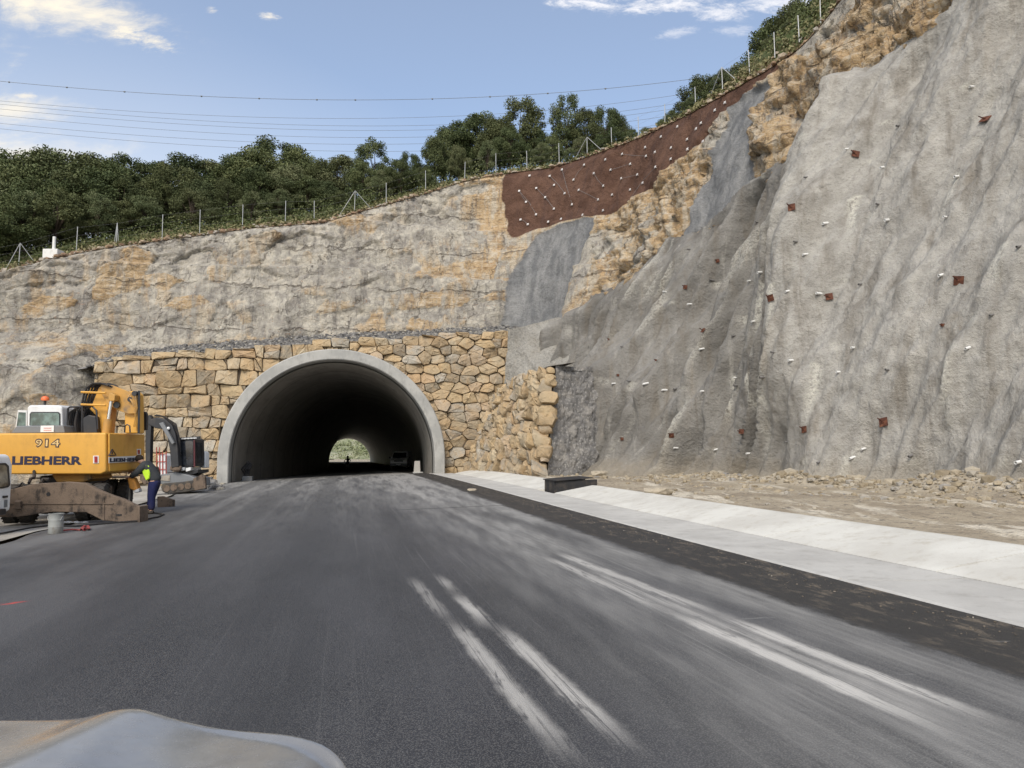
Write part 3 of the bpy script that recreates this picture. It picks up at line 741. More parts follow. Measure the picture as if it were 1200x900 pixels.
# ------------------------------------------------------------------ verge between channel and slope
def verge_z(x, y, s):   # s 0..1 from kerb to slope
    k = float(zr(5.07+2.6-.22*y, y))+.06
    toe = .30
    return k*(1-s)+toe*s
yv = np.concatenate([np.arange(-20, 6, 1.5), np.arange(6, 47, .16)])
s_ = np.linspace(0, 1, 70)
YV = yv[:, None]+0*s_[None, :]; SV = s_[None, :]+0*YV
XA = 5.075+2.64-.22*YV; XB = TOE[0]+TD[0]/TD[1]*(YV-TOE[1])+1.6
XV = XA*(1-SV)+XB*SV
KZ = zr(XA, YV)+.085
ZV = KZ*(1-SV)+.30*SV+.05*fbm(XV*.9, YV*.9, 0, 4, 151)*sst(0, .15, SV)+.05*fbm(XV*4, YV*4, 0, 4, 152)*sst(0, .1, SV)
dtoe = (XB-1.6-XV)
ZV += np.exp(-(np.maximum(dtoe-.1, 0)/.95)**2)*(.22+.5*np.clip(fbm(YV*.35, 3, 0, 3, 153)+.35, 0, 1))*sst(34, 29, YV)
mesh_np('verge', np.stack([XV, YV, ZV], -1).reshape(-1, 3), grid_faces(*YV.shape, True), M['dirt'])['kind'] = 'structure'
def verge_at(x, y):
    i = int(np.clip(np.searchsorted(yv, y), 1, len(yv)-1)); s = (x-XA[i, 0])/(XB[i, 0]-XA[i, 0])
    return float(np.interp(s, s_, ZV[i]))
# ------------------------------------------------------------------ stones
def cube_rock(rs, n=1):
    bm = bmesh.new(); bmesh.ops.create_icosphere(bm, subdivisions=n, radius=1.)
    V = np.array([v.co for v in bm.verts]); Fc = np.array([[v.index for v in f.verts] for f in bm.faces]); bm.free()
    q = np.sign(V)*np.abs(V)**.65; V = q*(1+.28*(rs.rand(len(V), 1)-.5)); return V, Fc
ROCKS = [cube_rock(RS) for _ in range(10)]
def scatter(name, pts, sizes, mat, kind='stuff', flat=.65, cat=None, label=None):
    VV = []; FF = []; CC = []; off = 0
    for (x, y, z), r in zip(pts, sizes):
        V, Fc = ROCKS[RS.randint(10)]; a = RS.uniform(0, 6.28); c, s = math.cos(a), math.sin(a)
        sc = np.array([r*RS.uniform(.7, 1.4), r*RS.uniform(.7, 1.2), r*flat*RS.uniform(.7, 1.2)])
        v = V*sc; v = np.stack([v[:, 0]*c-v[:, 1]*s, v[:, 0]*s+v[:, 1]*c, v[:, 2]], -1)+np.array([x, y, z])
        VV.append(v); FF.append(Fc+off); off += len(v); t = RS.rand(); CC.append(np.full(len(v), t))
    o = mesh_np(name, np.concatenate(VV), None, mat, smooth=False, tri=np.concatenate(FF), attrs={'cell': np.concatenate(CC)}); o['kind'] = kind
    return o
def rubble_mat(name, stops):
    n = NT(name, .95, .15); v = n.obj(); c = n.attr('cell', 'Fac'); b = n.noise(v, 6, 5, .7)
    n.col(n.mix(n.math('MULTIPLY', n.mapr(b, .45, .7), .45), n.ramp(c, stops), (.14,.12,.1))); n.bump(n.noise(v, 25, 4), .5, .03); return n.m
M['rubble'] = rubble_mat('rubble', [(0, (.24,.20,.14)), (.4, (.36,.30,.21)), (.75, (.42,.38,.31)), (1, (.26,.25,.24))])
M['gravel'] = rubble_mat('gravel', [(0, (.10,.10,.10)), (.5, (.19,.185,.18)), (.9, (.30,.29,.27)), (1, (.42,.38,.3))])
pts = []; sz = []
for _ in range(5200):
    y = 9+RS.rand()**.8*31; xb = TOE[0]+TD[0]/TD[1]*(y-TOE[1])
    d = abs(RS.normal(0, .75)) if RS.rand() < .8 else RS.uniform(0, 5)
    x = xb-d+.2
    if x < 5.075+2.8-.22*y: continue
    r = .022+.10*RS.rand()**4.5; 
    if d < 1.3 and RS.rand() < .12: r *= 1.7
    pts.append((x, y, verge_at(x, y)+r*.2)); sz.append(r)
for _ in range(40):
    y = RS.uniform(14, 38); x = 5.075+2.8-.22*y+RS.rand()*2.; r = .03+.05*RS.rand(); pts.append((x, y, verge_at(x, y)+r*.2)); sz.append(r)
scatter('rubble', pts, sz, M['rubble'])
# grit on the raw edge of the asphalt
pts = []; sz = []
for _ in range(1300):
    y = 3.5+RS.rand()**1.6*34; q = 4.25+RS.beta(2.2, 1.3)*.78; x = q-.22*y; r = .003+.009*RS.rand()**3; pts.append((x, y, float(zr(x, y))+.004+r*.3)); sz.append(r)
M['grit'] = rubble_mat('grit', [(0, (.06,.055,.05)), (.5, (.13,.11,.085)), (.9, (.22,.19,.15)), (1, (.34,.31,.27))])
scatter('road_grit', pts, sz, M['grit'])
# ------------------------------------------------------------------ rubble masonry
def stone_mat():
    n = NT('ochre_block_stone', .88, .2); v = n.obj(); c = n.attr('cell', 'Fac'); 
    a = n.noise(v, 1.3, 7, .65, .5); b = n.noise(v, 7, 7, .7); d = n.noise(v, 26, 4, .7)
    base = n.ramp(c, [(0, (.34,.265,.175)), (.2, (.47,.365,.225)), (.4, (.38,.30,.20)), (.58, (.50,.42,.295)), (.74, (.29,.255,.20)), (.88, (.42,.395,.34)), (1, (.45,.32,.195))])
    base = n.mix(n.math('MULTIPLY', n.mapr(a, .38, .7), .55), base, (.52,.35,.18))
    base = n.mix(n.math('MULTIPLY', n.mapr(b, .5, .75), .5), base, (.20,.15,.10))
    base = n.mix(n.math('MULTIPLY', n.mapr(d, .52, .72), .35), base, (.66,.56,.40))
    n.col(base); n.bump(n.math('ADD', n.math('MULTIPLY', a, 1.2), n.math('ADD', b, n.math('MULTIPLY', d, .3))), .7, .12); return n.m
M['stone'] = stone_mat(); M['mortar'] = simple('dark_backing', (.10,.08,.06), .95, .1)
def clip_half(poly, p, nrm):   # keep side where (x-p).n <= 0
    out = []
    for i in range(len(poly)):
        a, b = poly[i], poly[(i+1) % len(poly)]; da = np.dot(a-p, nrm); db = np.dot(b-p, nrm)
        if da <= 0: out.append(a)
        if da*db < 0: out.append(a+(b-a)*(da/(da-db)))
    return out
def round_poly(poly, r):
    out = []; n = len(poly)
    for i in range(n):
        p, a, b = poly[i], poly[i-1], poly[(i+1) % n]
        va, vb = a-p, b-p; la, lb = np.linalg.norm(va), np.linalg.norm(vb)
        if la < 1e-4 or lb < 1e-4: continue
        ta, tb = min(r, la*.42), min(r, lb*.42); pa = p+va/la*ta; pb = p+vb/lb*tb
        out += [pa, p*.5+(pa+pb)*.25, pb]
    return out
def masonry_cells(u0, u1, v0, v1, rowh, wid, rs, tilt=0.):
    """random coursed polygons in wall space"""
    cells = []; v = v0; rows = [v0]
    while v < v1: v += rowh*rs.uniform(.75, 1.3); rows.append(v)
    sd = rs.randint(1000)
    def rb(k, u): return rows[k]+rowh*.42*(float(fbm(u*.35, k*7.3, 0, 2, sd)))+tilt*(u-u0)
    joints_prev = []
    for k in range(len(rows)-1):
        u = u0-rs.rand()*wid; js = []
        while u < u1+wid:
            js.append((u+rs.uniform(-.16, .16)*rowh, u+rs.uniform(-.16, .16)*rowh)); u += wid*rs.choice([.55, .8, 1., 1.25, 1.6], p=[.16, .26, .28, .2, .1])*rs.uniform(.85, 1.15)
        for a, b in zip(js[:-1], js[1:]):
            um = (a[0]+b[0])/2
            poly = [np.array([a[0], rb(k, a[0])]), np.array([um, rb(k, um)+rs.uniform(-.05, .05)*rowh]), np.array([b[0], rb(k, b[0])]), np.array([b[1], rb(k+1, b[1])]), np.array([um, rb(k+1, um)+rs.uniform(-.05, .05)*rowh]), np.array([a[1], rb(k+1, a[1])])]
            w_ = b[0]-a[0]; q = rs.rand()
            if q < .13 and w_ > wid*.8:      # two thin stones
                c = sum(poly)/6; nv_ = np.array([rs.uniform(-.25, .25), 1.]); nv_ /= np.linalg.norm(nv_); cells += [clip_half(poly, c, nv_), clip_half(poly, c, -nv_)]
            elif q < .24:                    # split by a leaning joint
                c = sum(poly)/6; nv_ = np.array([1., rs.uniform(-.7, .7)]); nv_ /= np.linalg.norm(nv_); cells += [clip_half(poly, c, nv_), clip_half(poly, c, -nv_)]
            elif q < .5:                     # a cut corner with a small filler
                i = rs.choice([0, 2, 3, 5]); c = poly[i]*.72+sum(poly)/6*.28; nv_ = poly[i]-sum(poly)/6; nv_ /= np.linalg.norm(nv_)
                cells += [clip_half(poly, c, nv_), clip_half(poly, c, -nv_)]
            else: cells.append(poly)
    return cells
def voronoi_cells(u0, u1, v0, v1, rowh, wid, rs):
    S_ = {}; nr = int((v1-v0)/rowh)+2; ncol = int((u1-u0)/wid)+3
    for k in range(nr):
        for j in range(ncol): S_[(k, j)] = np.array([u0+(j-.5+.5*(k % 2))*wid+rs.uniform(-.34, .34)*wid, v0+(k+.0)*rowh+rs.uniform(-.27, .27)*rowh])
    cells = []; an = wid/rowh
    for (k, j), p in S_.items():
        poly = [p+np.array(d) for d in ((-2*wid, -2*rowh), (2*wid, -2*rowh), (2*wid, 2*rowh), (-2*wid, 2*rowh))]
        for a in (-2, -1, 0, 1, 2):
            for b in (-2, -1, 0, 1, 2):
                q = S_.get((k+a, j+b))
                if q is None or (a == 0 and b == 0): continue
                d = (q-p)*np.array([1., an*an]); poly = clip_half(poly, (p+q)/2, d/np.linalg.norm(d))
                if len(poly) < 3: break
            if len(poly) < 3: break
        if len(poly) >= 3: cells.append(poly)
    return cells
def build_stones(name, cells, mapf, keepf, mat, parent, rs, gap=.035, bulge=.16, rough=1., cutcirc=None, n=None):
    VV = []; QF = []; TF = []; CC = []; off = 0
    for poly in cells:
        if len(poly) < 3: continue
        c = sum(poly)/len(poly)
        if cutcirc is not None:
            cc_, rr_, vlow = cutcirc; e = cc_.copy(); 
            if c[1] < e[1]: e[1] = c[1]
            dv = c-e; dl = np.linalg.norm(dv)
            if dl < rr_+.12: 
                if dl < rr_-.25: continue
            if dl < rr_+2:
                nv_ = -dv/max(dl, 1e-6); poly = clip_half(poly, e+dv/max(dl, 1e-6)*rr_, nv_)
                if len(poly) < 3: continue
                c = sum(poly)/len(poly)
        poly = keepf(poly) if keepf else poly
        if poly is None or len(poly) < 3: continue
        c = sum(poly)/len(poly)
        A = .5*abs(sum(poly[i][0]*poly[(i+1) % len(poly)][1]-poly[(i+1) % len(poly)][0]*poly[i][1] for i in range(len(poly))))
        if A < .02: continue
        R_ = math.sqrt(A/3.14)
        sc = max(1-gap*rs.uniform(.7, 1.6)/R_, .5)
        pp = round_poly([c+(p-c)*sc for p in poly], R_*.2)
        pp = [p+rs.uniform(-.012, .012, 2)*rough for p in pp]; m = len(pp)
        hgt = bulge*rs.uniform(.55, 1.3)*min(1, R_/.3); tl = rs.uniform(-.34, .34, 2)*rough*.6
        rings = [(1.0, -.25), (1.0, hgt*.62), (.95, hgt*.92), (.72, hgt*1.0), (.35, hgt*1.03)]
        vs = []
        for q, (s, d) in enumerate(rings):
            for p in pp:
                r = c+(p-c)*s; dd = d+(np.dot(tl, (r-c)) if d > 0 else 0)+(rs.uniform(-.022, .022)*rough if q > 0 else 0)
                vs.append(mapf(r[0], r[1], dd))
        vs.append(mapf(c[0], c[1], hgt*1.08+rs.uniform(-.02, .03)*rough))
        for q in range(len(rings)-1):
            for i in range(m): QF.append((off+q*m+i, off+q*m+(i+1) % m, off+(q+1)*m+(i+1) % m, off+(q+1)*m+i))
        for i in range(m): TF.append((off+4*m+i, off+4*m+(i+1) % m, off+5*m))
        VV += vs; off += len(vs); CC += [rs.rand()]*len(vs)
    o = mesh_np(name, np.array(VV), np.array(QF), mat, parent, tri=np.array(TF), attrs={'cell': np.array(CC)})
    o.data.set_sharp_from_angle(angle=R(40))
    return o
# portal plane: from its left foot to its right foot
PL = np.array(at(255, 568, 44.)); PR = np.array(at(520.5, 553, 46.6))
pc = (PL+PR)/2; pdx = (PR-PL)[:2]; HW = np.linalg.norm(pdx)/2; pdx /= np.linalg.norm(pdx); pn = np.array([pdx[1], -pdx[0]])      # towards the viewer
print('portal half width', HW, 'feet z', PL[2], PR[2])
ztop = CAMZ+ray(388, 410)[1]*(45.2); RO = HW; zC = ztop-RO; TH = .62
def wall_pt(u, v, d, lean=.10):    # u along from portal centre, v absolute z, d out
    o_ = d-lean*(v-0.)
    return (pc[0]+pdx[0]*u+pn[0]*o_, pc[1]+pdx[1]*u+pn[1]*o_, v)
def wallu(px):
    a = (px-600)/F; return (a*pc[1]-pc[0])/(pdx[0]-a*pdx[1])
uL, uR = wallu(102), wallu(604)
def wall_top(u):
    px = 600+F*(pc[0]+pdx[0]*u)/(pc[1]+pdx[1]*u+.8); py = np.interp(px, [100, 125, 240, 330, 390, 500, 604], [428, 420, 409, 402, 398, 392, 386])
    return CAMZ+ray(px, py)[1]*(pc[1]+pdx[1]*u+.7)
rs = np.random.RandomState(77)
split = wallu(408)
cellsL = masonry_cells(uL, split, -1.6, 9.6, .66, 1.02, rs, 0.035)
cellsR = voronoi_cells(split-1, uR+.6, -1.6, 9.8, .58, .92, rs)
def keep_wall(lo, hi):
    def f(poly):
        c = sum(poly)/len(poly)
        if c[0] < lo-.8 or c[0] > hi+.8: return None
        poly = clip_half(poly, np.array([lo, 0.]), np.array([-1., .0]))
        if len(poly) < 3: return None
        poly = clip_half(poly, np.array([hi, 0.]), np.array([1., .0]))
        if len(poly) < 3: return None
        c = sum(poly)/len(poly); t = wall_top(c[0])
        if c[1] > t+.25: return None
        return clip_half(poly, np.array([c[0], t+.12*math.sin(c[0]*5)]), np.array([0., 1.]))
    return f
wt = thing('stone_retaining_wall', tuple(np.array(wall_pt(0, -.3, 0))), 'high retaining wall of ochre stone blocks around the tunnel mouth', 'retaining wall', )
circ = (np.array([0., zC]), RO+.02, 0)
build_stones('stonework', [c for c in cellsL], lambda u, v, d: wall_pt(u, v, d-.45), keep_wall(uL, split), M['stone'], wt, rs, gap=.012, bulge=.24, rough=1.8, cutcirc=circ)
build_stones('stonework', [c for c in cellsR], lambda u, v, d: wall_pt(u, v, d-.45), keep_wall(split, uR), M['stone'], wt, rs, gap=.010, bulge=.26, cutcirc=circ, rough=1.7)
# backing behind the stones, with the opening left free
uu = np.linspace(uL+.3, uR-.45, 140); VB = []; FB = []
for u in uu:
    lo = -1.5
    if abs(u) < RO-.05: lo = zC+math.sqrt(max((RO-.05)**2-u*u, 0))
    hi = max(wall_top(u)-.38, lo+.05)
    VB += [wall_pt(u, lo, -.5), wall_pt(u, hi, -.5), wall_pt(u, hi, -2.2)]
for i in range(len(uu)-1):
    FB += [(3*i, 3*i+3, 3*i+4, 3*i+1), (3*i+1, 3*i+4, 3*i+5, 3*i+2)]
mesh_np('backing', VB, FB, M['mortar'], wt, smooth=False)
# wing wall
wg = thing('stone_wing_wall', (0., 40., .1), 'battered wing wall of rough ochre boulders running out from the right of the tunnel', 'wing wall')
WB0, WB1, WT0, WT1 = np.array([-2.7,45.6,-.45]), np.array([1.15,33.2,-.25]), np.array([-.75,46.6,4.9]), np.array([1.62,34.4,5.35])
WL = np.linalg.norm(WB1-WB0)
WN = np.cross(WB1-WB0, WT0-WB0); WN /= np.linalg.norm(WN); WN = WN if WN[0] < 0 else -WN
def wing_pt(u, v, d):
    s = u/WL; t = (v+.4)/5.5; p = (WB0*(1-s)+WB1*s)*(1-t)+(WT0*(1-s)+WT1*s)*t
    return tuple(p+WN*(d+.25*math.sin(s*3.1)))
cw = voronoi_cells(-.4, WL+.3, -.8, 5.8, .60, .8, np.random.RandomState(5))
def keep_w(poly):
    c = sum(poly)/len(poly)
    if c[0] < -.4 or c[0] > WL-.05 or c[1] > 5.05+.12*math.sin(c[0]*3.): return None
    return poly
build_stones('stonework', cw, wing_pt, keep_w, M['stone'], wg, np.random.RandomState(3), gap=.03, bulge=.3, rough=2.6)
VB = []; FB = []
for i, s in enumerate(np.linspace(0, 1, 20)):
    VB += [wing_pt(s*WL, -.6, -.03), wing_pt(s*WL, 5.0, -.03), tuple(np.array(wing_pt(s*WL, 5.0, -.03))+np.array([1.3, .5, .25]))]
for i in range(19): FB += [(3*i, 3*i+3, 3*i+4, 3*i+1), (3*i+1, 3*i+4, 3*i+5, 3*i+2)]
mesh_np('backing', VB, FB, M['mortar'], wg, smooth=False)
# edge boulders closing the near end of the wing wall
eb = MB(); er = np.random.RandomState(9)
V_ = []; T_ = []; C_ = []; off = 0
for k in range(17):
    v = -.3+k*.325+er.uniform(-.1, .1); V, Fc = cube_rock(er, 2); r = er.choice([.2, .27, .36, .44])
    p = np.array(wing_pt(WL-.05+.16*er.uniform(-1, 1), v, -.16)); vv = V*np.array([r, r*1.1, r*er.uniform(.6, .85)])+p
    V_.append(vv); T_.append(Fc+off); off += len(vv); C_.append(np.full(len(vv), er.rand()))
o = mesh_np('end_boulders', np.concatenate(V_), None, M['stone'], wg, tri=np.concatenate(T_), attrs={'cell': np.concatenate(C_)}); o.data.set_sharp_from_angle(angle=R(35))
# dark gravelly fill between wing wall and slope
def fill_mat():
    n = NT('gravel_fill', .95, .1); v = n.obj(); a = n.voro(v, 8, 'F1'); b = n.noise(v, 1.6, 8, .7); c = n.voro(v, 26, 'F1')
    col = n.mix(n.mapr(a, .1, .5), (.34,.33,.31), (.20,.195,.19)); col = n.mix(n.math('MULTIPLY', n.mapr(b, .45, .65), .7), col, (.34,.32,.29))
    n.col(col); n.bump(n.math('ADD', a, n.math('ADD', b, c)), .8, .03); return n.m
M['fill'] = fill_mat()
fl = bil((1.42,33.5,-.3), (1.95,34.7,5.3), (5.6,36.6,-.3), (5.4,37.6,5.5), 110, 100, lambda p, s, t: .22*fbm(p[...,0]*1.1, p[...,1]*1.1, p[...,2]*1.1, 5, 171, .65)+.06*ridge(p[...,0]*5, p[...,1]*5, p[...,2]*5, 2, 172))
fl2 = bil((1.9,34.6,5.1), (-.7,46.8,4.8), (5.6,37.6,5.3), (4.6,46.,5.6), 60, 60, lambda p, s, t: .12*fbm(p[...,0]*1.2, p[...,1]*1.2, p[...,2]*1.2, 5, 173, .7))
mesh_np('gravel_fill', np.concatenate([fl.reshape(-1, 3), fl2.reshape(-1, 3)]), np.concatenate([grid_faces(110, 100, True), grid_faces(60, 60, True)+110*100]), M['fill'])['kind'] = 'structure'
# bench of gravel above the stone wall
ub = np.linspace(uL-1.2, uR+1.5, 260); sb = np.linspace(0, 1, 26); BV = []
for u in ub:
    uc = min(max(u, uL), uR); t0 = wall_top(uc) if u > uL else wall_top(uL)+.25*(u-uL)
    for s in sb:
        d = -.95-8.5*s; p = wall_pt(u, t0, d); z = t0-.1+2.7*s+.06*float(fbm(u*2, s*9, 0, 3, 181)); BV.append((p[0], p[1], z))
mesh_np('gravel_bench', BV, grid_faces(260, 26), M['fill'])['kind'] = 'structure'
pts = []; sz = []
for _ in range(6000):
    u = RS.uniform(uL-.6, uR+1); s = RS.rand()**1.5*.7; uc = min(max(u, uL), uR); t0 = wall_top(uc)+(.25*(u-uL) if u < uL else 0); p = wall_pt(u, t0, -.85-8.5*s); r = .05+.08*RS.rand()**2
    pts.append((p[0], p[1], t0-.07+2.7*s+r*.3)); sz.append(r)
for _ in range(0):
    u = RS.uniform(uL-7, uL+1.); v = RS.rand(); p = wall_pt(u, 6.3-.5*(uL-u)+0*v, .3-3*v); r = .06+.16*RS.rand()**3
    pts.append((p[0], p[1], p[2]+.3*v)); sz.append(r)
scatter('bench_gravel', pts, sz, M['gravel'])
# ------------------------------------------------------------------ tunnel portal ring + lining
tp = thing('tunnel_portal', (pc[0], pc[1], -.2), 'pale concrete arch ring framing the dark tunnel mouth', 'tunnel')
def arch(r, n=72, zlow=-1.4):
    pts = [(-r, zlow)]+[(-r, zlow+(zC-zlow)*k/4) for k in (1, 2, 3)]
    pts += [(-r*math.cos(math.pi*k/n), zC+r*math.sin(math.pi*k/n)) for k in range(n+1)]
    pts += [(r, zlow+(zC-zlow)*k/4) for k in (3, 2, 1)]+[(r, zlow)]
    return pts
ao, ai = arch(RO), arch(RO-TH); ch = .05
def ring_loop(pts, d): return [wall_pt(u, z, d, 0) for u, z in pts]
prof = [(ao, -2.5), (ao, .42), (arch(RO-ch), .47), (arch(RO-TH+ch), .47), (ai, .42), (ai, -1.2)]
VV = []; nA = len(ao)
for pts, d in prof: VV += ring_loop(pts, d)
Fr = [(k*nA+i, k*nA+i+1, (k+1)*nA+i+1, (k+1)*nA+i) for k in range(len(prof)-1) for i in range(nA-1)]
o = mesh_np('ring', VV, Fr, M['portal'], tp); o.data.set_sharp_from_angle(angle=R(30))
# lining following the road
RI = RO-TH-.06; yy = np.concatenate([[45.2], np.arange(47, 197, 2.5), [197.5]])
VV = []; at_ = arch(RI, 48, -1.6); nA = len(at_)
for i, y in enumerate(yy):
    x0 = float(xc(y)); x1 = float(xc(y+1)); dxy = np.array([x1-x0, 1.]); dxy /= np.linalg.norm(dxy); rt = np.array([dxy[1], -dxy[0]])
    drop = float(zr(x0, y))-float(zr(pc[0], pc[1]))
    if i == 0: rt = pdx; bx0, by0 = pc[0]-pn[0]*.6, pc[1]-pn[1]*.6
    else: bx0, by0 = x0, y
    if i > 0:
        t = float(sst(46, 60, y)); rt = pdx*(1-t)+rt*t; rt /= np.linalg.norm(rt); 
        lx = pc[0]+(by0-pc[1])*(-pn[0]/-pn[1]); bx0 = lx*(1-t)+x0*t
    for u, z in at_: VV.append((bx0+rt[0]*u, by0+rt[1]*u, z+drop))
Fr = [(k*nA+i, k*nA+i+1, (k+1)*nA+i+1, (k+1)*nA+i) for k in range(len(yy)-1) for i in range(nA-1)]
tl_ = mesh_np('lining', VV, Fr, M['lining'], tp)
# ------------------------------------------------------------------ hillside above the cut
rightc = sst(0, 12, us-us[np.argmin(np.abs(cx_-1.)+np.abs(cy_-46.))])
CXT = Xg[:, -1]; CYT = Yg[:, -1]; CZT = Zg[:, -1]
def hz(i, d):
    r = rightc[i]
    back = np.minimum(d, 5)*.42+np.clip(d-5, 0, 9)*.30+np.clip(d-14, 0, 60)*.06
    rgt = np.minimum(d, 9)*1.06+np.clip(d-9, 0, 10)*.5+np.clip(d-19, 0, 60)*.12
    return back*(1-r)+rgt*r
di = np.concatenate([[-.05, .12, .3, .55], np.arange(.9, 16, .45), np.arange(16.5, 60, 2.5), np.arange(62, 124, 6), [126, 129, 134, 140]])
sub = np.arange(0, NU, 3); I_ = np.broadcast_to(sub[:, None], (len(sub), len(di))); D_ = np.broadcast_to(di[None, :], I_.shape)
HX = CXT[I_]+nxv[I_]*D_; HY = CYT[I_]+nyv[I_]*D_
HZ = CZT[I_]+hz(I_, D_)*sst(-.2, .6, D_)+(.28*fbm(HX*.35, HY*.35, 0, 4, 201)+.12*fbm(HX*1.5, HY*1.5, 0, 3, 202))*sst(.0, 1.5, D_)
dr = sst(124, 139, D_); HZ = HZ*(1-dr)+(-5)*dr
def hill_mat():
    n = NT('hillside_turf', .95, .1); v = n.obj(); a = n.noise(v, .35, 4, .6); b = n.noise(v, 2.5, 4, .7); c = n.noise(v, 12, 3, .7)
    col = n.ramp(n.math('ADD', n.math('MULTIPLY', a, .5), n.math('MULTIPLY', b, .5)), [(.36, (.045,.065,.025)), (.5, (.085,.105,.042)), (.6, (.15,.145,.07)), (.7, (.27,.22,.14))])
    d = n.attr('edge', 'Fac'); col = n.mix(n.math('MULTIPLY', d, n.mapr(b, .35, .6, .5, 1.)), col, (.24,.16,.105))
    n.col(col); n.bump(n.math('ADD', b, c), 1., .15); return n.m
M['hill'] = hill_mat()
hh = ((np.abs(HX-xc(HY)) < 7.5) & (HZ < 4.8)).ravel(); HF = grid_faces(*HX.shape); HF = HF[~hh[HF].any(1)]
mesh_np('hillside', np.stack([HX, HY, HZ], -1).reshape(-1, 3), HF, M['hill'], attrs={'edge': (1-sst(.4, 1.6, D_+.4*fbm(HX, HY, 0, 2, 205))).ravel()})['kind'] = 'structure'
def hill_pt(px, d):
    X = CXT+nxv*d; Y = CYT+nyv*d; Z = CZT+hz(np.arange(NU), d)
    q, _ = proj(X, Y, Z); e = np.abs(q-px)+np.where(Y > 10, 0, 1e6); i = int(np.argmin(e))
    return np.array([X[i], Y[i], Z[i]]), i
# ------------------------------------------------------------------ leaves
def leaf_mat(name, c1, c2, c3):
    n = NT(name, .75, .25); c = n.attr('cell', 'Fac'); 
    oi = n.n('ShaderNodeObjectInfo').outputs['Random']
    c = n.math('ADD', n.math('MULTIPLY', c, .75), n.math('MULTIPLY', oi, .4), clamp=True)
    n.col(n.mix(n.math('MULTIPLY', n.mapr(n.math('FRACT', n.math('MULTIPLY', oi, 7.3)), .4, 1.), .35), n.ramp(c, [(0, c1), (.55, c2), (1, c3)]), (.11,.105,.045))); return n.m
M['leafA'] = leaf_mat('oak_leaves', (.036,.050,.020), (.075,.098,.038), (.15,.165,.07))
M['leafB'] = leaf_mat('olive_leaves', (.06,.08,.036), (.11,.135,.06), (.19,.20,.105))
M['leafC'] = leaf_mat('shrub_leaves', (.045,.07,.025), (.085,.115,.04), (.17,.18,.08))
M['bark'] = simple('bark', (.09,.07,.055), .95, .1)
M['drygrass'] = leaf_mat('dry_grass', (.10,.11,.045), (.19,.18,.085), (.33,.29,.17))
def leaves(cent, rad, cnt, size, rs, shell=.55, fl=.8):
    """clumps of small leaf quads; returns verts, quads, per-vertex tone"""
    VV = []; CC = []
    for c, r, m in zip(cent, rad, cnt):
        d = rs.normal(size=(m, 3)); d /= np.linalg.norm(d, axis=1)[:, None]
        rr = r*(shell*.6+(1.38-shell*.6)*rs.rand(m)**.75)
        p = c+d*rr[:, None]*np.array([1, 1, fl])
        a = rs.normal(size=(m, 3)); a /= np.linalg.norm(a, axis=1)[:, None]; a = a*.75+d*.0
        b = np.cross(a, rs.normal(size=(m, 3))); b /= np.linalg.norm(b, axis=1)[:, None]; a /= np.linalg.norm(a, axis=1)[:, None]
        s = (size*rs.uniform(.55, 1.35, m))[:, None]
        q = np.stack([p-a*s, p-b*s*.55, p+a*s, p+b*s*.55], 1)
        VV.append(q.reshape(-1, 3)); tone = np.clip(rs.uniform(.1, .85)+rs.normal(size=m)*.16, 0, 1); CC.append(np.repeat(tone, 4))
    V = np.concatenate(VV); return V, np.arange(len(V)).reshape(-1, 4), np.concatenate(CC)
def make_tree(seed, h=7., spread=2.6, mat='leafA', trunkh=.28, nb=64, leaf=.088, dens=420, airy=0.):
    rs = np.random.RandomState(seed)
    t = thing('oak_tree', (0, 0, 0), 'tree', 'tree')
    mb = MB(); lean = rs.uniform(-.3, .3, 2); th = h*trunkh
    tip = np.array([lean[0], lean[1], h*.8]); mid = np.array([lean[0]*.3+rs.uniform(-.15, .15), lean[1]*.3, th])
    mb.tube([(0, 0, -.5), (0, 0, .1), mid, (mid+tip)/2+rs.uniform(-.2, .2, 3), tip], [.20, .16, .12, .07, .02], 7)
    cent = []; rad = []
    for k in range(nb):
        a = rs.uniform(0, 6.28); zz = rs.uniform(0, 1); prof_ = math.sin(math.pi*(.14+.80*zz**.9))**.8
        rr = spread*prof_*math.sqrt(rs.uniform(.12+airy*.3, 1.))
        c = np.array([lean[0]*zz+rr*math.cos(a), lean[1]*zz+rr*math.sin(a), th*.85+(h-th*.85-.3)*zz]); cent.append(c); rad.append(rs.uniform(.28, .78)*h/7*(1-.15*airy))
        if k % 2 == 0:
            s0 = mid+(tip-mid)*rs.uniform(0, .6)*zz; mb.tube([s0, (s0+c)/2+np.array([0, 0, rs.uniform(-.1, .3)]), c], [.055, .035, .012], 5)
    mb.build('trunk', M['bark'], t, smooth=True)
    V, Q, C = leaves(cent, rad, [int(dens*(r/.6)**2) for r in rad], leaf*h/7, rs)
    mesh_np('crown', V, Q, M[mat], t, attrs={'cell': C}, smooth=False)
    t['h'] = h
    return t
protos = [make_tree(1, 7, 2.7), make_tree(2, 7, 3.1, 'leafA', .22), make_tree(3, 7, 2.3, 'leafA', .3, 50, airy=.6), make_tree(4, 7, 2.8, 'leafB', .2, 66),
          make_tree(5, 7, 2.9, 'leafA', .25, 70), make_tree(6, 7, 2.5, 'leafB', .24, 50, airy=.5)]
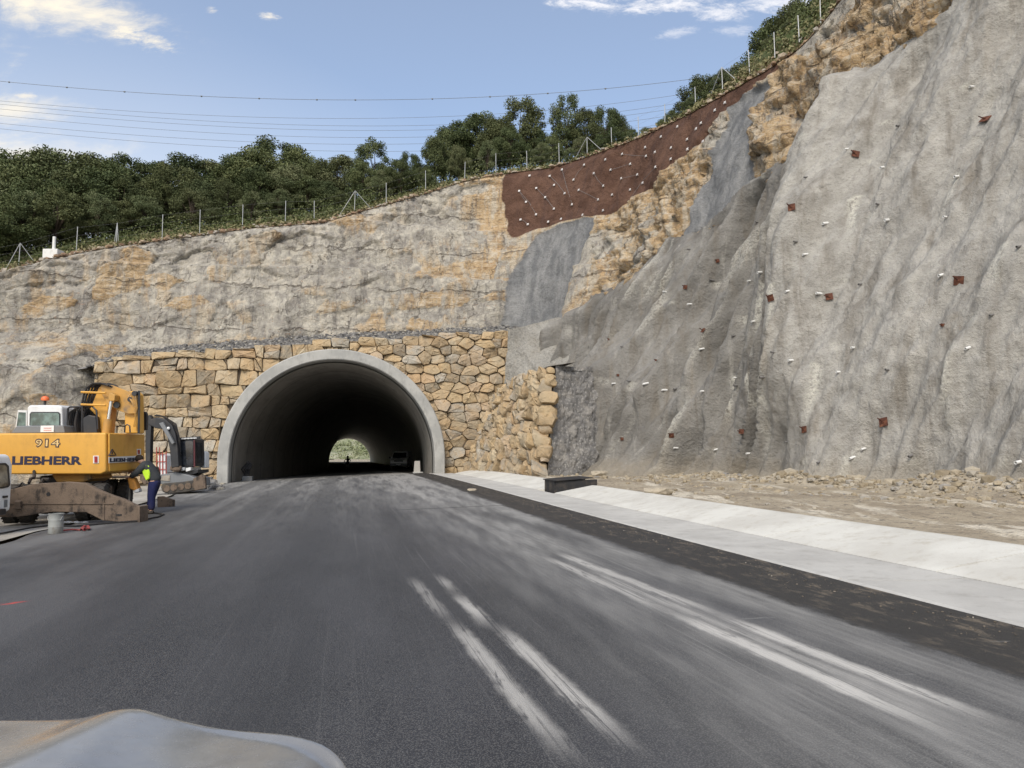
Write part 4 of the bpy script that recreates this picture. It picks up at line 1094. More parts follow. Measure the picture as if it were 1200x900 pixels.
# px, top y, distance behind the crest, proto, width factor
TT = []
tr = np.random.RandomState(21)
skyline = [(-60,186),(-15,182),(12,180),(45,179),(85,181),(120,190),(152,186),(185,193),(218,186),(248,190),(275,184),(298,176),(322,166),(345,178),(372,190),(398,184)]
for i, (px, ty_) in enumerate(skyline): TT.append((px, ty_, 12+tr.uniform(-1.5, 2.5), [1, 4, 0, 3, 1, 4][i % 6], tr.uniform(1., 1.25)))
for px in np.arange(-75, 410, 31): TT.append((px+tr.uniform(-9, 9), 203+tr.uniform(-10, 14), 8+tr.uniform(-1, 1), tr.choice([0, 1, 3, 4, 5]), tr.uniform(1., 1.3)))
for px in np.arange(-420, -90, 34): TT += [(px, 186+tr.uniform(-6, 8)-.12*(px+90)*0, 12, int(tr.choice([0, 1, 4])), 1.2), (px+15, 215+tr.uniform(-6, 10), 6.5, int(tr.choice([3, 4, 5])), 1.2)]
for px in np.arange(-80, 420, 37): TT.append((px+tr.uniform(-10, 10), 228+tr.uniform(-8, 16), 4.6+tr.uniform(-.8, .8), tr.choice([3, 5, 0, 4]), tr.uniform(1., 1.35)))
for px, ty_, d, k, wf in [(437,163,9,2,.95),(424,190,7,4,.9),(455,196,6,3,.9),(478,180,10,1,.8),(495,196,6,4,.9),(512,158,10,2,.9),(528,150,13,4,1.),(545,140,13,1,.95),(565,134,12,4,1.),(585,140,10,0,1.),(613,114,10,2,.95),(600,150,7,4,.9),(628,150,9,1,.7),
      (572,165,5.5,5,.8),(538,172,5,3,.9),(502,205,4,3,1.),(645,160,7,4,.9),(636,168,4,3,.9),(470,188,4,4,1.1),(448,200,4,3,1.),(662,111,9,2,.72),(688,128,10,4,.85),(706,127,11,1,.8),(722,136,12,0,.7),(678,160,5,5,.9),(668,178,4,3,.8),(700,158,6,4,.8),
      (822,92,7,4,1.3),(835,98,5,1,1.1),(812,112,4,3,1.),(862,78,8,5,1.2),(845,112,2.5,3,1.),(880,72,7,4,1.1),(917,22,11,4,1.15),(938,6,11,1,1.),(958,4,9,4,1.),(925,40,7,3,1.),(975,-12,9,1,1.),(900,62,6,3,1.1),(757,150,8,3,1.2),(775,140,10,5,1.),(742,166,5,5,1.1),(790,130,8,4,1.)]:
    TT.append((px, ty_, d, k, wf))
def side_word(px): return 'far left' if px < 60 else 'left' if px < 250 else 'centre left' if px < 420 else 'centre' if px < 640 else 'right of centre' if px < 760 else 'right'
used = [0]*6; order = 0
LAB = {0: 'rounded dark green oak', 1: 'broad dark green oak', 2: 'open-crowned tall oak with sky showing through', 3: 'pale olive-green bushy tree', 4: 'dense dark evergreen oak', 5: 'light green loose-crowned young tree'}
for (px, ty_, d, k, wf) in TT:
    p, i = hill_pt(px, d)
    k = int(k); pr = protos[k]
    # height so that the crown top meets the skyline
    b = ray(px, ty_)[1]; top = CAMZ+b*p[1]; h = max(top-p[2], 1.3)
    t = pr if used[k] == 0 else None
    if t is None:
        t = pr.copy(); COL.objects.link(t)
        for ch in pr.children: c2 = ch.copy(); COL.objects.link(c2); c2.parent = t
    used[k] += 1
    s = h/7.05; sw = wf*(.55*s+.45*min(s, 1.15)); t.location = p; t.scale = (sw, sw, s); t.rotation_euler = (0, 0, tr.uniform(0, 6.28))
    if px < 420: g = 'trees of the wood on the left skyline'; lab = LAB[k]+(' at the back of the left wood' if d > 10.4 else ' inside the left wood' if d > 6.3 else ' at the front of the left wood, behind the fence')
    elif px < 740: g = 'trees of the grove behind the middle fence'; lab = LAB[k]+' in the grove behind the middle fence'
    else: g = 'scrubby trees up the right hillside'; lab = LAB[k]+' on the slope above the red netting'
    if k == 2 and px < 450: lab = 'round oak standing apart at the right end of the left wood'; g = 'free-standing skyline oaks'
    if k == 2 and 600 < px < 630: lab = 'tallest oak of the middle grove, sky showing through its crown'; g = 'free-standing skyline oaks'
    if k == 2 and 650 < px < 670: lab = 'slender open oak just right of the gap in the middle grove'; g = 'free-standing skyline oaks'
    if px > 890: lab = LAB[k]+' high on the slope at the upper right'; g = 'trees high at the upper right'
    tag(t, lab, 'tree', g)
for p_ in protos:
    if 'h' in p_: del p_['h']
for o in COL.objects:
    if 'h' in o: del o['h']
# shrubs and grass on the slope
gr = np.random.RandomState(31); ce = []; ra = []; cn = []
for _ in range(1500):
    d = .5+abs(gr.normal())*4.; 
    px = gr.uniform(-70, 1010); p, i = hill_pt(px, d) if False else (None, None)
    i = gr.randint(0, NU)
    if CYT[i] < 12: continue
    x = CXT[i]+nxv[i]*d; y = CYT[i]+nyv[i]*d; z = CZT[i]+float(hz(i, d)); q, _ = proj(x, y, z)
    if q < -80 or q > 1040: continue
    r = gr.uniform(.16, .5)*(1 if d > 1.5 else .5)*(1.25 if q < 430 else .85); ce.append(np.array([x, y, z+r*.25])); ra.append(r); cn.append(int(26+150*r*r))
for _ in range(1000):
    i = gr.randint(0, NU); d = gr.uniform(3.5, 17)
    if CYT[i] < 25: continue
    x = CXT[i]+nxv[i]*d; y = CYT[i]+nyv[i]*d; z = CZT[i]+float(hz(i, d)); q, _ = proj(x, y, z)
    if q < -420 or q > 1040: continue
    r = gr.uniform(.5, 1.05)*(1 if q < 700 else .75); ce.append(np.array([x, y, z+r*.6])); ra.append(r); cn.append(int(190*r*r))
V, Q, C = leaves(ce, ra, cn, .085, gr, .2, .85)
mesh_np('undergrowth', V, Q, M['leafC'], attrs={'cell': C}, smooth=False)['kind'] = 'stuff'
ce = []; ra = []; cn = []
for _ in range(2600):
    i = gr.randint(0, NU); d = .1+gr.rand()**1.6*9
    if CYT[i] < 12: continue
    x = CXT[i]+nxv[i]*d; y = CYT[i]+nyv[i]*d; z = CZT[i]+float(hz(i, d)); ce.append(np.array([x, y, z+.1])); ra.append(gr.uniform(.12, .3)); cn.append(16)
V, Q, C = leaves(ce, ra, cn, .10, gr, .1, .8)
mesh_np('grass', V, Q, M['drygrass'], attrs={'cell': C}, smooth=False)['kind'] = 'stuff'
# rock scree along the lip
pts = []; sz = []
for _ in range(2600):
    i = gr.randint(0, NU)
    if CYT[i] < 12: continue
    d = gr.uniform(-.3, 1.3); x = CXT[i]+nxv[i]*d; y = CYT[i]+nyv[i]*d; z = CZT[i]+float(hz(i, max(d, 0))); r = .05+.16*gr.rand()**3
    if rightc[i] > .2 and gr.rand() < .6: continue
    pts.append((x, y, z+r*.3)); sz.append(r)
M['lip'] = rubble_mat('lip_rubble', [(0, (.20,.13,.09)), (.4, (.34,.24,.16)), (.75, (.42,.36,.28)), (1, (.36,.34,.31))])
scatter('crest_rubble', pts, sz, M['lip'])
# ------------------------------------------------------------------ far hillside beyond the tunnel
fx_, fy_ = np.meshgrid(np.linspace(-330, 160, 120), np.linspace(250, 620, 80), indexing='ij')
fz_ = -6+sst(255, 520, fy_+.25*(fx_+60))*88+10*fbm(fx_*.012, fy_*.012, 0, 4, 301)+2.5*fbm(fx_*.1, fy_*.1, 0, 4, 302)
def far_mat():
    n = NT('far_scrub', .95, .1); v = n.obj(); a = n.noise(v, .05, 4, .65); b = n.noise(v, .35, 4, .7)
    n.col(n.ramp(n.math('ADD', n.math('MULTIPLY', a, .5), n.math('MULTIPLY', b, .5)), [(.35, (.17,.20,.11)), (.5, (.30,.31,.20)), (.65, (.46,.43,.34))])); n.bump(b, 1., 2.); return n.m
mesh_np('far_hill', np.stack([fx_, fy_, fz_], -1).reshape(-1, 3), grid_faces(*fx_.shape, True), far_mat())['kind'] = 'structure'
ce = []; ra = []; cn = []
for _ in range(2200):
    x = gr.uniform(-150, -40); y = gr.uniform(262, 480); i = np.argmin(np.abs(fx_[:, 0]-x)); j = np.argmin(np.abs(fy_[0]-y)); r = gr.uniform(.7, 1.5); ce.append(np.array([x, y, fz_[i, j]+r*.3])); ra.append(r); cn.append(34)
V, Q, C = leaves(ce, ra, cn, .4, gr, .4, .8)
M['leafF'] = leaf_mat('far_leaves', (.13,.16,.08), (.22,.25,.13), (.34,.35,.22))
mesh_np('far_woodland', V, Q, M['leafF'], attrs={'cell': C}, smooth=False)['kind'] = 'stuff'
# ------------------------------------------------------------------ fence along the crest
M['galv'] = simple('galvanised_steel', (.42,.43,.43), .5, .5, .3, .15); M['wire'] = simple('fence_wire', (.25,.25,.25), .6, .4, .3, .1)
fence_defs = [('perimeter_fence', 'wire fence on thin steel posts along the top of the left rock face', [-70,-25,23,90,136,190,234,284,335,368,415,452,498], (23,136,415)),
              ('perimeter_fence', 'wire fence on thin steel posts climbing above the red netting to the upper right', [545,580,615,655,689,718,749,780,816,848,879,908,936,962], (689,848))]
for nm, lab, pxs, braced in fence_defs:
    p0, _ = hill_pt(pxs[0], .9); ft = thing(nm, tuple(p0), lab, 'fence'); tops = []
    for px in pxs:
        p, i = hill_pt(px, .9); mb = MB(); H_ = 1.45+.1*math.sin(px)
        if px < 700: H_ *= 1.12
        b0 = Vector(p)+Vector((0, 0, -.5)); tp_ = Vector(p)+Vector((.04*math.sin(px*3), .04, H_)); mb.cyl(b0, tp_, .025, 8)
        mb.build('post', M['galv'], ft, smooth=True); tops.append((Vector(p), tp_))
        if px in braced:
            for s in (-1, 1):
                q, _ = hill_pt(px+s*(19 if px != 136 else 3), .9); mbb = MB(); mbb.tube([tp_+(Vector(q)-tp_)*.04, Vector(q)+Vector((0, 0, -.1))], .020, 6); mbb.build('brace', M['galv'], ft, smooth=True)
    mb = MB()
    for (a, ta), (b, tb) in zip(tops[:-1], tops[1:]):
        for fr in (.05, .35, .65, .97): mb.tube([a+(ta-a)*fr, b+(tb-b)*fr], .0035, 4)
        nseg = int((b-a).length/1.6)
        for k in range(1, nseg):
            t = k/nseg; mb.tube([(a+(b-a)*t)+((ta-a)+((tb-b)-(ta-a))*t)*.04, (a+(b-a)*t)+((ta-a)+((tb-b)-(ta-a))*t)*.97], .002, 4)
    mb.build('wire_mesh', M['wire'], ft)
p, i = hill_pt(63, .5); M['whitec'] = simple('white_painted_concrete', (.68,.68,.66), .7, .3, 0, .15)
t = thing('marker_pillar', tuple(p), 'white marker post on a pale concrete block at the left crest', 'marker post')
MB().box(Vector(p)+Vector((0, 0, .15)), (.95, .8, .62)).build('base', M['whitec'], t, .03)
MB().cyl(Vector(p)+Vector((0, 0, .4)), Vector(p)+Vector((0, 0, 1.35)), .10, 12).build('post', M['whitec'], t, smooth=True)
# ------------------------------------------------------------------ power lines
M['cable'] = simple('aluminium_cable', (.22,.23,.25), .5, .4, .4, .0)
YW = 150
def wirepts(pp):
    pts = np.array(pp, float); xs = np.linspace(pts[0, 0], pts[-1, 0], 60)
    c = np.polyfit(pts[:, 0], pts[:, 1], min(3, len(pts)-1)); return [at(x, np.polyval(c, x), YW) for x in xs]
lines = [[(-350,50),(0,94),(90,103),(230,113),(362,118),(495,117),(600,111),(800,93),(980,66)], [(-350,80),(0,118),(200,133),(400,139),(550,136),(700,123),(800,110),(980,75)],
         [(-350,84),(0,121),(160,137),(300,145),(550,146),(700,133),(820,116),(980,82)], [(-350,90),(0,127),(190,145),(400,152),(550,151),(700,139),(900,107)],
         [(-350,96),(0,134),(200,154),(400,161),(550,159),(700,146),(900,114)], [(-350,106),(0,143),(200,163),(400,169),(550,166),(700,155),(900,124)], [(-350,112),(0,150),(250,173),(420,177),(550,175),(700,164),(900,132)]]
WL_ = ['highest overhead cable, carrying small markers across the sky', 'second overhead cable from the top, right below the marked one', 'third overhead cable from the top', 'fourth overhead cable from the top, middle of the seven', 'third overhead cable from the bottom', 'second lowest overhead cable above the left wood', 'lowest overhead cable, just over the treetops of the left wood']
for k, pp in enumerate(lines):
    P_ = wirepts(pp); mb = MB(); mb.tube(P_, .032 if k else .045, 5)
    o = mb.build('overhead_cable', M['cable'], smooth=True, loc=P_[0]); tag(o, WL_[k], 'power line', 'overhead power cables crossing the sky')
    if k == 0:
        for px in (18, 88, 154, 230, 300, 362, 426, 497, 570, 640, 720):
            j = np.argmin([abs(proj(*q)[0]-px) for q in P_]); MB().sphere(P_[j], .20, 8, 6, (1.1, 1, .8)).build('marker', M['cable'], o, smooth=True)
# ------------------------------------------------------------------ soil nails in the red netting
M['plate_w'] = simple('pale_anchor_plate', (.66,.64,.62), .6, .4, .2, .2)
NA = [(620.7,206.7),(609,223.7),(628.7,220),(617.3,237),(609.7,256.7),(619.3,264),(629.3,252),(640.7,231.3),(649.3,244.7),(644,260.7),(650.7,216.3),(644.3,206.3),(660.3,198.7),(662.7,226.3),(672,239.3),(659.3,256),(674,210.7),(680.7,223),(684,251.7),(686,193.3),(697,204.3),(707,218),(702.3,234.7),(709,246.7),(709.3,186.7),(716.7,199.7),(718.7,228),(729,210),(730,181),(740,191.3),(738.3,223.3),(749,204.7),(756.7,172.7),(758.3,183.3),(754.7,214),(769.7,195),(769,179),(787,173.5),(787,186),(806,163),(807,175),(817,151),(823,144),(825,164.5),(776,160),(795,148),(838,130),(851,121)]
proto_na = None
for k, (px, py) in enumerate(NA):
    p, nrm = on_cliff(px, py, .10); nrm = Vector(nrm).normalized(); q = nrm.to_track_quat('Z', 'Y')
    if proto_na is None:
        t = thing('soil_nail', (0, 0, 0), 'x', 'soil nail', 'nail'); MB().box((0, 0, 0), (.15, .15, .03)).build('plate', M['plate_w'], t, .008); MB().cyl((0, 0, -.1), (0, 0, .05), .025, 8).build('bolt', M['plate_w'], t, smooth=True); proto_na = t
    else:
        t = proto_na.copy(); COL.objects.link(t)
        for ch in proto_na.children: c2 = ch.copy(); COL.objects.link(c2); c2.parent = t
    t.location = p; t.rotation_euler = q.to_euler(); tag(t, 'small white anchor plate pinning the net over the red soil', 'anchor plate', 'white anchor plates on the red soil slope')
t = thing('slope_netting', tuple(on_cliff(609, 224, .1)[0]), 'crossed steel cables strung between white anchors over the red soil', 'netting')
pairs = [((609,224),(629,252)),((609.7,256.7),(619.3,264)),((628.7,220),(649,244.7)),((660.3,198.7),(672,239.3)),((674,210.7),(686,193.3)),((680.7,223),(702,234.7)),((697,204.3),(707,218)),((729,210),(749,204.7)),((716.7,199.7),(740,191.3)),((617,237),(609,224)),((740,231),(769,195)),((730,181),(758,183)),((662.7,226.3),(644.3,206.3))]
for a, b in pairs:
    P_ = []
    for s in np.linspace(0, 1, 7): P_.append(on_cliff(a[0]*(1-s)+b[0]*s, a[1]*(1-s)+b[1]*s, .07)[0])
    MB().tube([P_[0], P_[3], P_[6]], .009, 5).build('cable', M['wire'], t)
# ------------------------------------------------------------------ rusty bearing plates and drain pipes on the sprayed slope
def rust():
    n = NT('rusty_steel', .85, .3); v = n.obj(); a = n.noise(v, 6, 4, .7); n.col(n.ramp(a, [(.35, (.045,.02,.014)), (.55, (.11,.042,.026)), (.7, (.19,.085,.045))])); n.bump(a, .4, .01); return n.m
M['rust'] = rust(); M['pipe'] = simple('white_plastic_pipe', (.72,.72,.70), .5, .4, 0, .15); M['dark'] = simple('black_rubber', (.02,.02,.022), .7, .3, 0, .3)
PLT = [(1155,137,.34,'rusty square plate highest on the right of the grey slope'),(1005,182,.30,'rusty plate with a long bar, near the top of the grey slope'),(925,244,.30,'rusty plate on the shaded folds in the upper middle of the grey slope'),(844,304,.2,'reddish plate high on the left folds of the grey slope'),(803,335,.22,'reddish plate farthest up on the left edge of the grey slope'),
 (904,348,.28,'rusty plate in the centre of the dark folds'),(972,350,.28,'rusty plate half-way up the slope, left of the big right-hand plate'),(1123,327,.32,'large rusty plate half-way up at the right of the grey slope'),(824,385,.24,'small rusty plate on the dark left folds, half-way up'),(869,506,.22,'low rusty plate left of a twin on the lower grey slope'),
 (941,504,.26,'low rusty plate with a bar, between its left twin and the big lower one'),(1037,495,.32,'biggest low rusty plate, above the rubble on the right'),(1104,382,.12,'tiny rusty plate below the large right-hand one'),(788,511,.24,'low rusty plate nearest the gravel fill'),(714,396,.14,'small rusty plate near the top of the far grey folds'),(724,438,.14,'small rusty plate above the gravel fill'),(730,513,.16,'small dark plate low beside the gravel fill'),(769,422,.14,'small rusty plate with a thin bar on the far folds')]
for k, (px, py, s, lab) in enumerate(PLT):
    p, nrm = on_shot(px, py, .04); nrm = Vector(nrm).normalized(); t = thing('bearing_plate', tuple(p), lab, 'anchor plate', 'rusty anchor plates on the grey slope')
    q = nrm.to_track_quat('Z', 'Y').to_matrix(); rz = Matrix.Rotation(RS.uniform(-.3, .3), 3, 'Z'); rt = (q @ rz)
    tl2 = Matrix.Rotation(RS.uniform(-.35, .35), 3, 'X')
    s *= .85; MB().box(p, (s, s, .018), rt @ tl2).build('plate', M['rust'], t, .003)
    ax = Vector((-.8, -.35, .42)) if k % 3 else Vector((-.9, -.3, .15)); ax.normalize()
    P = Vector(p); MB().cyl(P-ax*.05, P+ax*s*.95, .018, 8).build('bar', M['rust'], t, smooth=True)
    MB().cyl(P+nrm*.01, P+nrm*.05, .035, 6).build('nut', M['rust'], t)
proto_dp = None; M['pipeg'] = simple('grey_plastic_pipe', (.16,.155,.15), .6, .4, 0, .3)
protos_dp = []
for mt_, lab_, grp_ in ((M['pipe'], 'short white drain pipe stub poking out of the grey sprayed slope', 'white drain stubs in the grey slope'), (M['pipeg'], 'short dark grey drain pipe stub poking out of the grey sprayed slope', 'dark drain stubs in the grey slope')):
    t = thing('drain_pipe', (0, 0, 0), lab_, 'drain pipe', grp_); mb = MB(); n_ = 14; ri, ro = .036, .05
    for z_, r_ in ((-.15, ro), (.16, ro), (.16, ri), (-.1, ri)): mb.v += [(r_*math.cos(2*math.pi*i/n_), r_*math.sin(2*math.pi*i/n_), z_) for i in range(n_)]
    mb.f += [(j*n_+i, j*n_+(i+1) % n_, (j+1)*n_+(i+1) % n_, (j+1)*n_+i) for j in range(3) for i in range(n_)]
    mb.build('tube', mt_, t, smooth=True); MB().cyl((0, 0, -.02), (0, 0, .0), ri*.98, 12).build('inside', M['dark'], t); protos_dp.append([t, 0])
for k, (px, py) in enumerate(PIPES):
    p, nrm = on_shot(px, py, .02); ax = Vector((-.92, -.36, RS.uniform(-.3, .12))).normalized()
    pr = protos_dp[1 if k % 5 in (1, 3) else 0]
    if pr[1] == 0: t = pr[0]
    else:
        t = pr[0].copy(); COL.objects.link(t)
        for ch in pr[0].children: c2 = ch.copy(); COL.objects.link(c2); c2.parent = t
    pr[1] += 1; s_ = RS.uniform(.6, .95)
    t.location = p; t.rotation_euler = ax.to_track_quat('Z', 'Y').to_euler(); t.scale = (s_,)*3
# ------------------------------------------------------------------ machinery materials
def paint(name, c, rough=.42, dirt=.35, dc=(.17,.13,.09)): return simple(name, c, rough, .5, 0, dirt, 1.8, dc)
M['yellow'] = paint('yellow_paint', (.66,.35,.06), .4, .25, (.30,.16,.04)); M['yellow2'] = paint('worn_yellow_paint', (.50,.27,.06), .5, .6)
M['white'] = paint('white_paint', (.72,.73,.73), .35, .12); M['greyp'] = paint('grey_hood', (.17,.18,.19), .5, .2); M['blackp'] = paint('black_paint', (.022,.023,.027), .4, .3, (.07,.06,.05))
M['mud'] = simple('muddy_steel', (.16,.12,.09), .85, .25, 0, 1., 3.2, (.055,.045,.038), .8)
M['tyre'] = simple('tyre_rubber', (.06,.056,.052), .85, .2, 0, .6, 3, (.11,.095,.075)); M['rim'] = simple('dusty_rim', (.36,.33,.28), .7, .4, .2, .4)
M['chrome'] = simple('chrome_rod', (.8,.8,.8), .15, .5, .9, .05); M['decal'] = simple('decal_ink', (.035,.035,.06), .6, .2, 0, 0.); M['decaly'] = simple('decal_cream', (.72,.5,.22), .6, .2, 0, 0)
M['orange'] = simple('orange_lens', (.75,.16,.05), .3, .5, 0, .05); M['red'] = simple('red_lens', (.30,.02,.02), .35, .5, 0, .1)
def glass(name, c=(.05,.075,.07), r=.06):
    n = NT(name, r, .7); v = n.obj(); a = n.noise(v, 2.5, 4, .6); n.col(n.mix(n.mapr(a, .35, .65), c, tuple(k*3.2 for k in c))); return n.m
M['glass'] = glass('tinted_glass'); M['glassd'] = glass('dark_glass', (.012,.014,.018))
def XZ(pts, Y): return [(at(px, py, Y)[0], at(px, py, Y)[2]) for px, py in pts]
def PP(px, py, Y): return Vector(at(px, py, Y))
def plate(parent, name, pts, Y0, Y1, mat, bevel=.02): return MB().prism(XZ(pts, Y0), Y0, Y1).build(name, mat, parent, bevel)
def xplane(pts, X):       # pixel -> 3D on the vertical plane x = X (faces that run away from the viewer)
    out = []
    for px, py in pts:
        a, b = ray(px, py); Y = X/a; out.append(Vector((X, Y, CAMZ+b*Y)))
    return out
def xplate(parent, name, pts, X, th, mat, bevel=0.):
    q = xplane(pts, X); return MB().prism2([p+Vector((th, 0, 0)) for p in q], q).build(name, mat, parent, bevel)
def xtext(parent, name, s, px0, px1, z0, z1, X, mat, bold=.0):
    o = text(parent, name, s, 0, 100, 0, 10, 10, mat, bold); V = np.array([v.co for v in o.data.vertices]); lo, hi = V.min(0), V.max(0); og = org(parent)
    Ya = X/ray(px0, 540)[0]; Yb_ = X/ray(px1, 540)[0]
    for v in o.data.vertices:
        c = v.co; v.co = (X+.004*(1 if c.y < (lo[1]+hi[1])/2 else 0)-og[0], Ya+(c.x-lo[0])/(hi[0]-lo[0])*(Yb_-Ya)-og[1], z0+(c.z-lo[2])/(hi[2]-lo[2])*(z1-z0)-og[2])
    return o
def text(parent, name, s, px0, px1, py0, py1, Y, mat, bold=.0, depth=.004):
    cu = bpy.data.curves.new(name, 'FONT'); cu.body = s; cu.extrude = depth; cu.offset = bold; cu.align_x = 'LEFT'; cu.size = 1; cu.resolution_u = 3
    ob = bpy.data.objects.new(name, cu); COL.objects.link(ob); bpy.context.view_layer.update()
    me = bpy.data.meshes.new_from_object(ob.evaluated_get(bpy.context.evaluated_depsgraph_get())); bpy.data.objects.remove(ob); 
    V = np.array([v.co for v in me.vertices]); lo, hi = V.min(0), V.max(0)
    a = PP(px0, py1, Y); b = PP(px1, py0, Y)
    for v in me.vertices:
        c = v.co; v.co = (a.x+(c.x-lo[0])/(hi[0]-lo[0])*(b.x-a.x)-org(parent)[0], Y-c.z-org(parent)[1], a.z+(c.y-lo[1])/(hi[1]-lo[1])*(b.z-a.z)-org(parent)[2])
    me.materials.clear(); me.materials.append(mat); o = bpy.data.objects.new(name, me); COL.objects.link(o); o.parent = parent; ORG[o.name] = org(parent); return o
def make_wheel(parent, c, axis, r, wd, rimmat=None, lugs=True, name='wheel'):
    c = Vector(c); axis = Vector(axis).normalized(); ri = r*.56; h = wd/2
    mb = MB(); mb.lathe(c, axis, [(-h, ri), (-h*1.0, r*.86), (-h*.8, r*.97), (-h*.35, r), (h*.35, r), (h*.8, r*.97), (h, r*.86), (h, ri), (h*.7, ri*.97), (-h*.7, ri*.97)], 30)
    if lugs:
        a = Vector((0, 0, 1)); u = a; w_ = axis.cross(a).normalized(); m = 22
        for k in range(m):
            for s in (-1, 1):
                th = 2*math.pi*(k+(.5 if s > 0 else 0))/m; d = u*math.cos(th)+w_*math.sin(th); t = axis.cross(d)
                rot = Matrix((axis, t, d)).transposed(); rot = rot @ Matrix.Rotation(s*.5, 3, 'Z'); mb.box(c+d*(r*.985)+axis*s*h*.5, (h*1.05, r*.07, r*.06), rot)
    o = mb.build(name, M['tyre'], parent, smooth=True)
    m2 = MB().lathe(c, axis, [(-h*.75, ri*.95), (-h*.72, ri), (h*.72, ri), (h*.62, ri*.86), (h*.25, ri*.7), (h*.3, ri*.34), (h*.55, ri*.3), (h*.58, ri*.0+.01)], 24)
    for k in range(8):
        th = 2*math.pi*k/8; a = Vector((0, 0, 1)); d = a*math.cos(th)+axis.cross(a).normalized()*math.sin(th); m2.cyl(c+d*ri*.5+axis*h*.2, c+d*ri*.5+axis*h*.42, r*.025, 6)
    rm = m2.build('rim', rimmat or M['rim'], o, smooth=True)
    return o
# ------------------------------------------------------------------ yellow wheeled excavator
g = float(zr(-12.3, 21.5)); ex = thing('wheeled_excavator', (-12.3, 21.8, g), 'yellow wheeled excavator with 914 on its side, parked beside the asphalt', 'excavator')
Yb = 20.5
plate(ex, 'upper_body', [(-62,508),(124,507),(124,553),(118,556),(-45,556),(-62,550)], Yb, 22.62, M['yellow'], .05)
XE = at(124.3, 540, Yb)[0]
tb = xplate(ex, 'end_panel', [(126.5,508.3),(167.6,509.3),(167.6,549.2),(126.5,552.5)], XE-.012, .045, M['yellow'], .012)
xplate(tb, 'lid_seam', [(127,543.4),(167,541.2),(167,541.9),(127,544.2)], XE+.034, .006, M['yellow2'])
plate(ex, 'turntable', [(60,556),(104,554),(107,561),(98,565),(66,565)], Yb+.35, 22.0, M['yellow2'], .03)
for dg, pa, pb in (('9', 40.8, 50.2), ('1', 52.4, 57.2), ('4', 59.4, 71)):
    o_ = text(ex, 'digit', dg, pa, pb, 514, 524.4, Yb-.004, M['decal'], .055)
    text(o_, 'digit_fill', dg, pa+1.1, pb-1.1, 515.3, 523.1, Yb-.012, M['decaly'], .0)
text(ex, 'maker_lettering', 'LIEBHERR', 14, 96.3, 534.6, 544.6, Yb-.004, M['decal'], .04)
npl = xplate(ex, 'name_plate', [(127.2,535.7),(167,533.6),(167,540.4),(127.2,542.8)], XE+.035, .012, M['white'], .003)
zz0 = at(128, 541.6, XE/ray(128, 541)[0])[2]; zz1 = at(128, 536.9, XE/ray(128, 541)[0])[2]
xtext(npl, 'maker_lettering', 'LIEBHERR', 128.6, 165.8, zz0, zz1, XE+.049, M['decal'], .05)
rf = plate(ex, 'reflector', [(109,534),(115.5,534),(115.5,543),(109,543)], Yb-.02, Yb+.01, M['white'], .003); plate(rf, 'lens', [(110.5,534.8),(114.2,534.8),(114.2,542.2),(110.5,542.2)], Yb-.03, Yb-.019, M['red'], 0)
rf = xplate(ex, 'reflector', [(160.3,526.2),(164.8,526),(164.8,532.6),(160.3,532.8)], XE+.033, .012, M['white'], .002); xplate(rf, 'lens', [(161.3,527),(163.9,526.9),(163.9,531.9),(161.3,532)], XE+.045, .006, M['red'])
tq = xplane([(131.5,526.5),(127.6,533.8),(136,533.4)], XE+.04); mb = MB(); mb.tube([tq[0], tq[1], tq[2], tq[0]], .016, 4); tq = xplane([(131.6,529),(131.6,532.2)], XE+.04); mb.tube(tq, .014, 4); mb.build('warning_triangle', M['decal'], ex)
plate(ex, 'hood', [(13,508),(19,499),(74,498.3),(76,507.4)], Yb+.35, 22.2, M['greyp'], .03)
st_ = plate(ex, 'sticker', [(47.7,498.8),(63.2,498.6),(62.8,506.2),(47.4,506.4)], Yb+.325, Yb+.36, M['white'], 0)
M['pink'] = simple('faded_red_print', (.62,.36,.34), .6, .2, 0, 0)
for yy_ in (501, 503.6): plate(st_, 'print_line', [(51,yy_),(60,yy_),(60,yy_+1.1),(51,yy_+1.1)], Yb+.316, Yb+.33, M['pink'], 0)
# cab
cb = plate(ex, 'cab', [(31.5,507),(31.5,477),(35,474.6),(69,474.6),(72.6,477),(73.5,507)], 21.35, 22.0, M['white'], .05)
gl = plate(cb, 'window_seal', [(34.2,498.5),(34.4,485),(36.4,482.6),(68.3,482.6),(70.4,485),(70.6,498.5)], 21.33, 21.4, M['blackp'], .012)
plate(gl, 'pane', [(35.6,498.3),(35.8,485.6),(37.2,483.9),(67.6,483.9),(69.1,485.6),(69.3,498.3)], 21.315, 21.34, M['glass'], 0)
dr_ = MB(); q = [PP(17.8,501,21.9), PP(20.8,480.5,21.9), PP(31,481,21.5), PP(31,501,21.5)]; q2 = [p+Vector((.02, .07, 0)) for p in q]; dr_.prism2(q, q2)
dd = dr_.build('cab_door', M['white'], ex, .012)
q = [PP(19.6,499.5,21.86), PP(22,483,21.86), PP(29.8,483.4,21.52), PP(29.6,499.5,21.52)]; q2 = [p+Vector((.02, .1, 0)) for p in q]; MB().prism2([p-Vector((0, .012, 0)) for p in q], q2).build('pane', M['glass'], dd)
bc = MB(); b0 = PP(52.6,474.6,22.1); bc.cyl(b0, b0+Vector((0, 0, .14)), .03, 8); bo = bc.build('beacon_stem', M['blackp'], ex, smooth=True)
MB().lathe(b0+Vector((0, 0, .12)), (0, 0, 1), [(0,.05),(.01,.10),(.06,.11),(.11,.085),(.14,.03)], 16).build('beacon', M['orange'], bo, smooth=True)
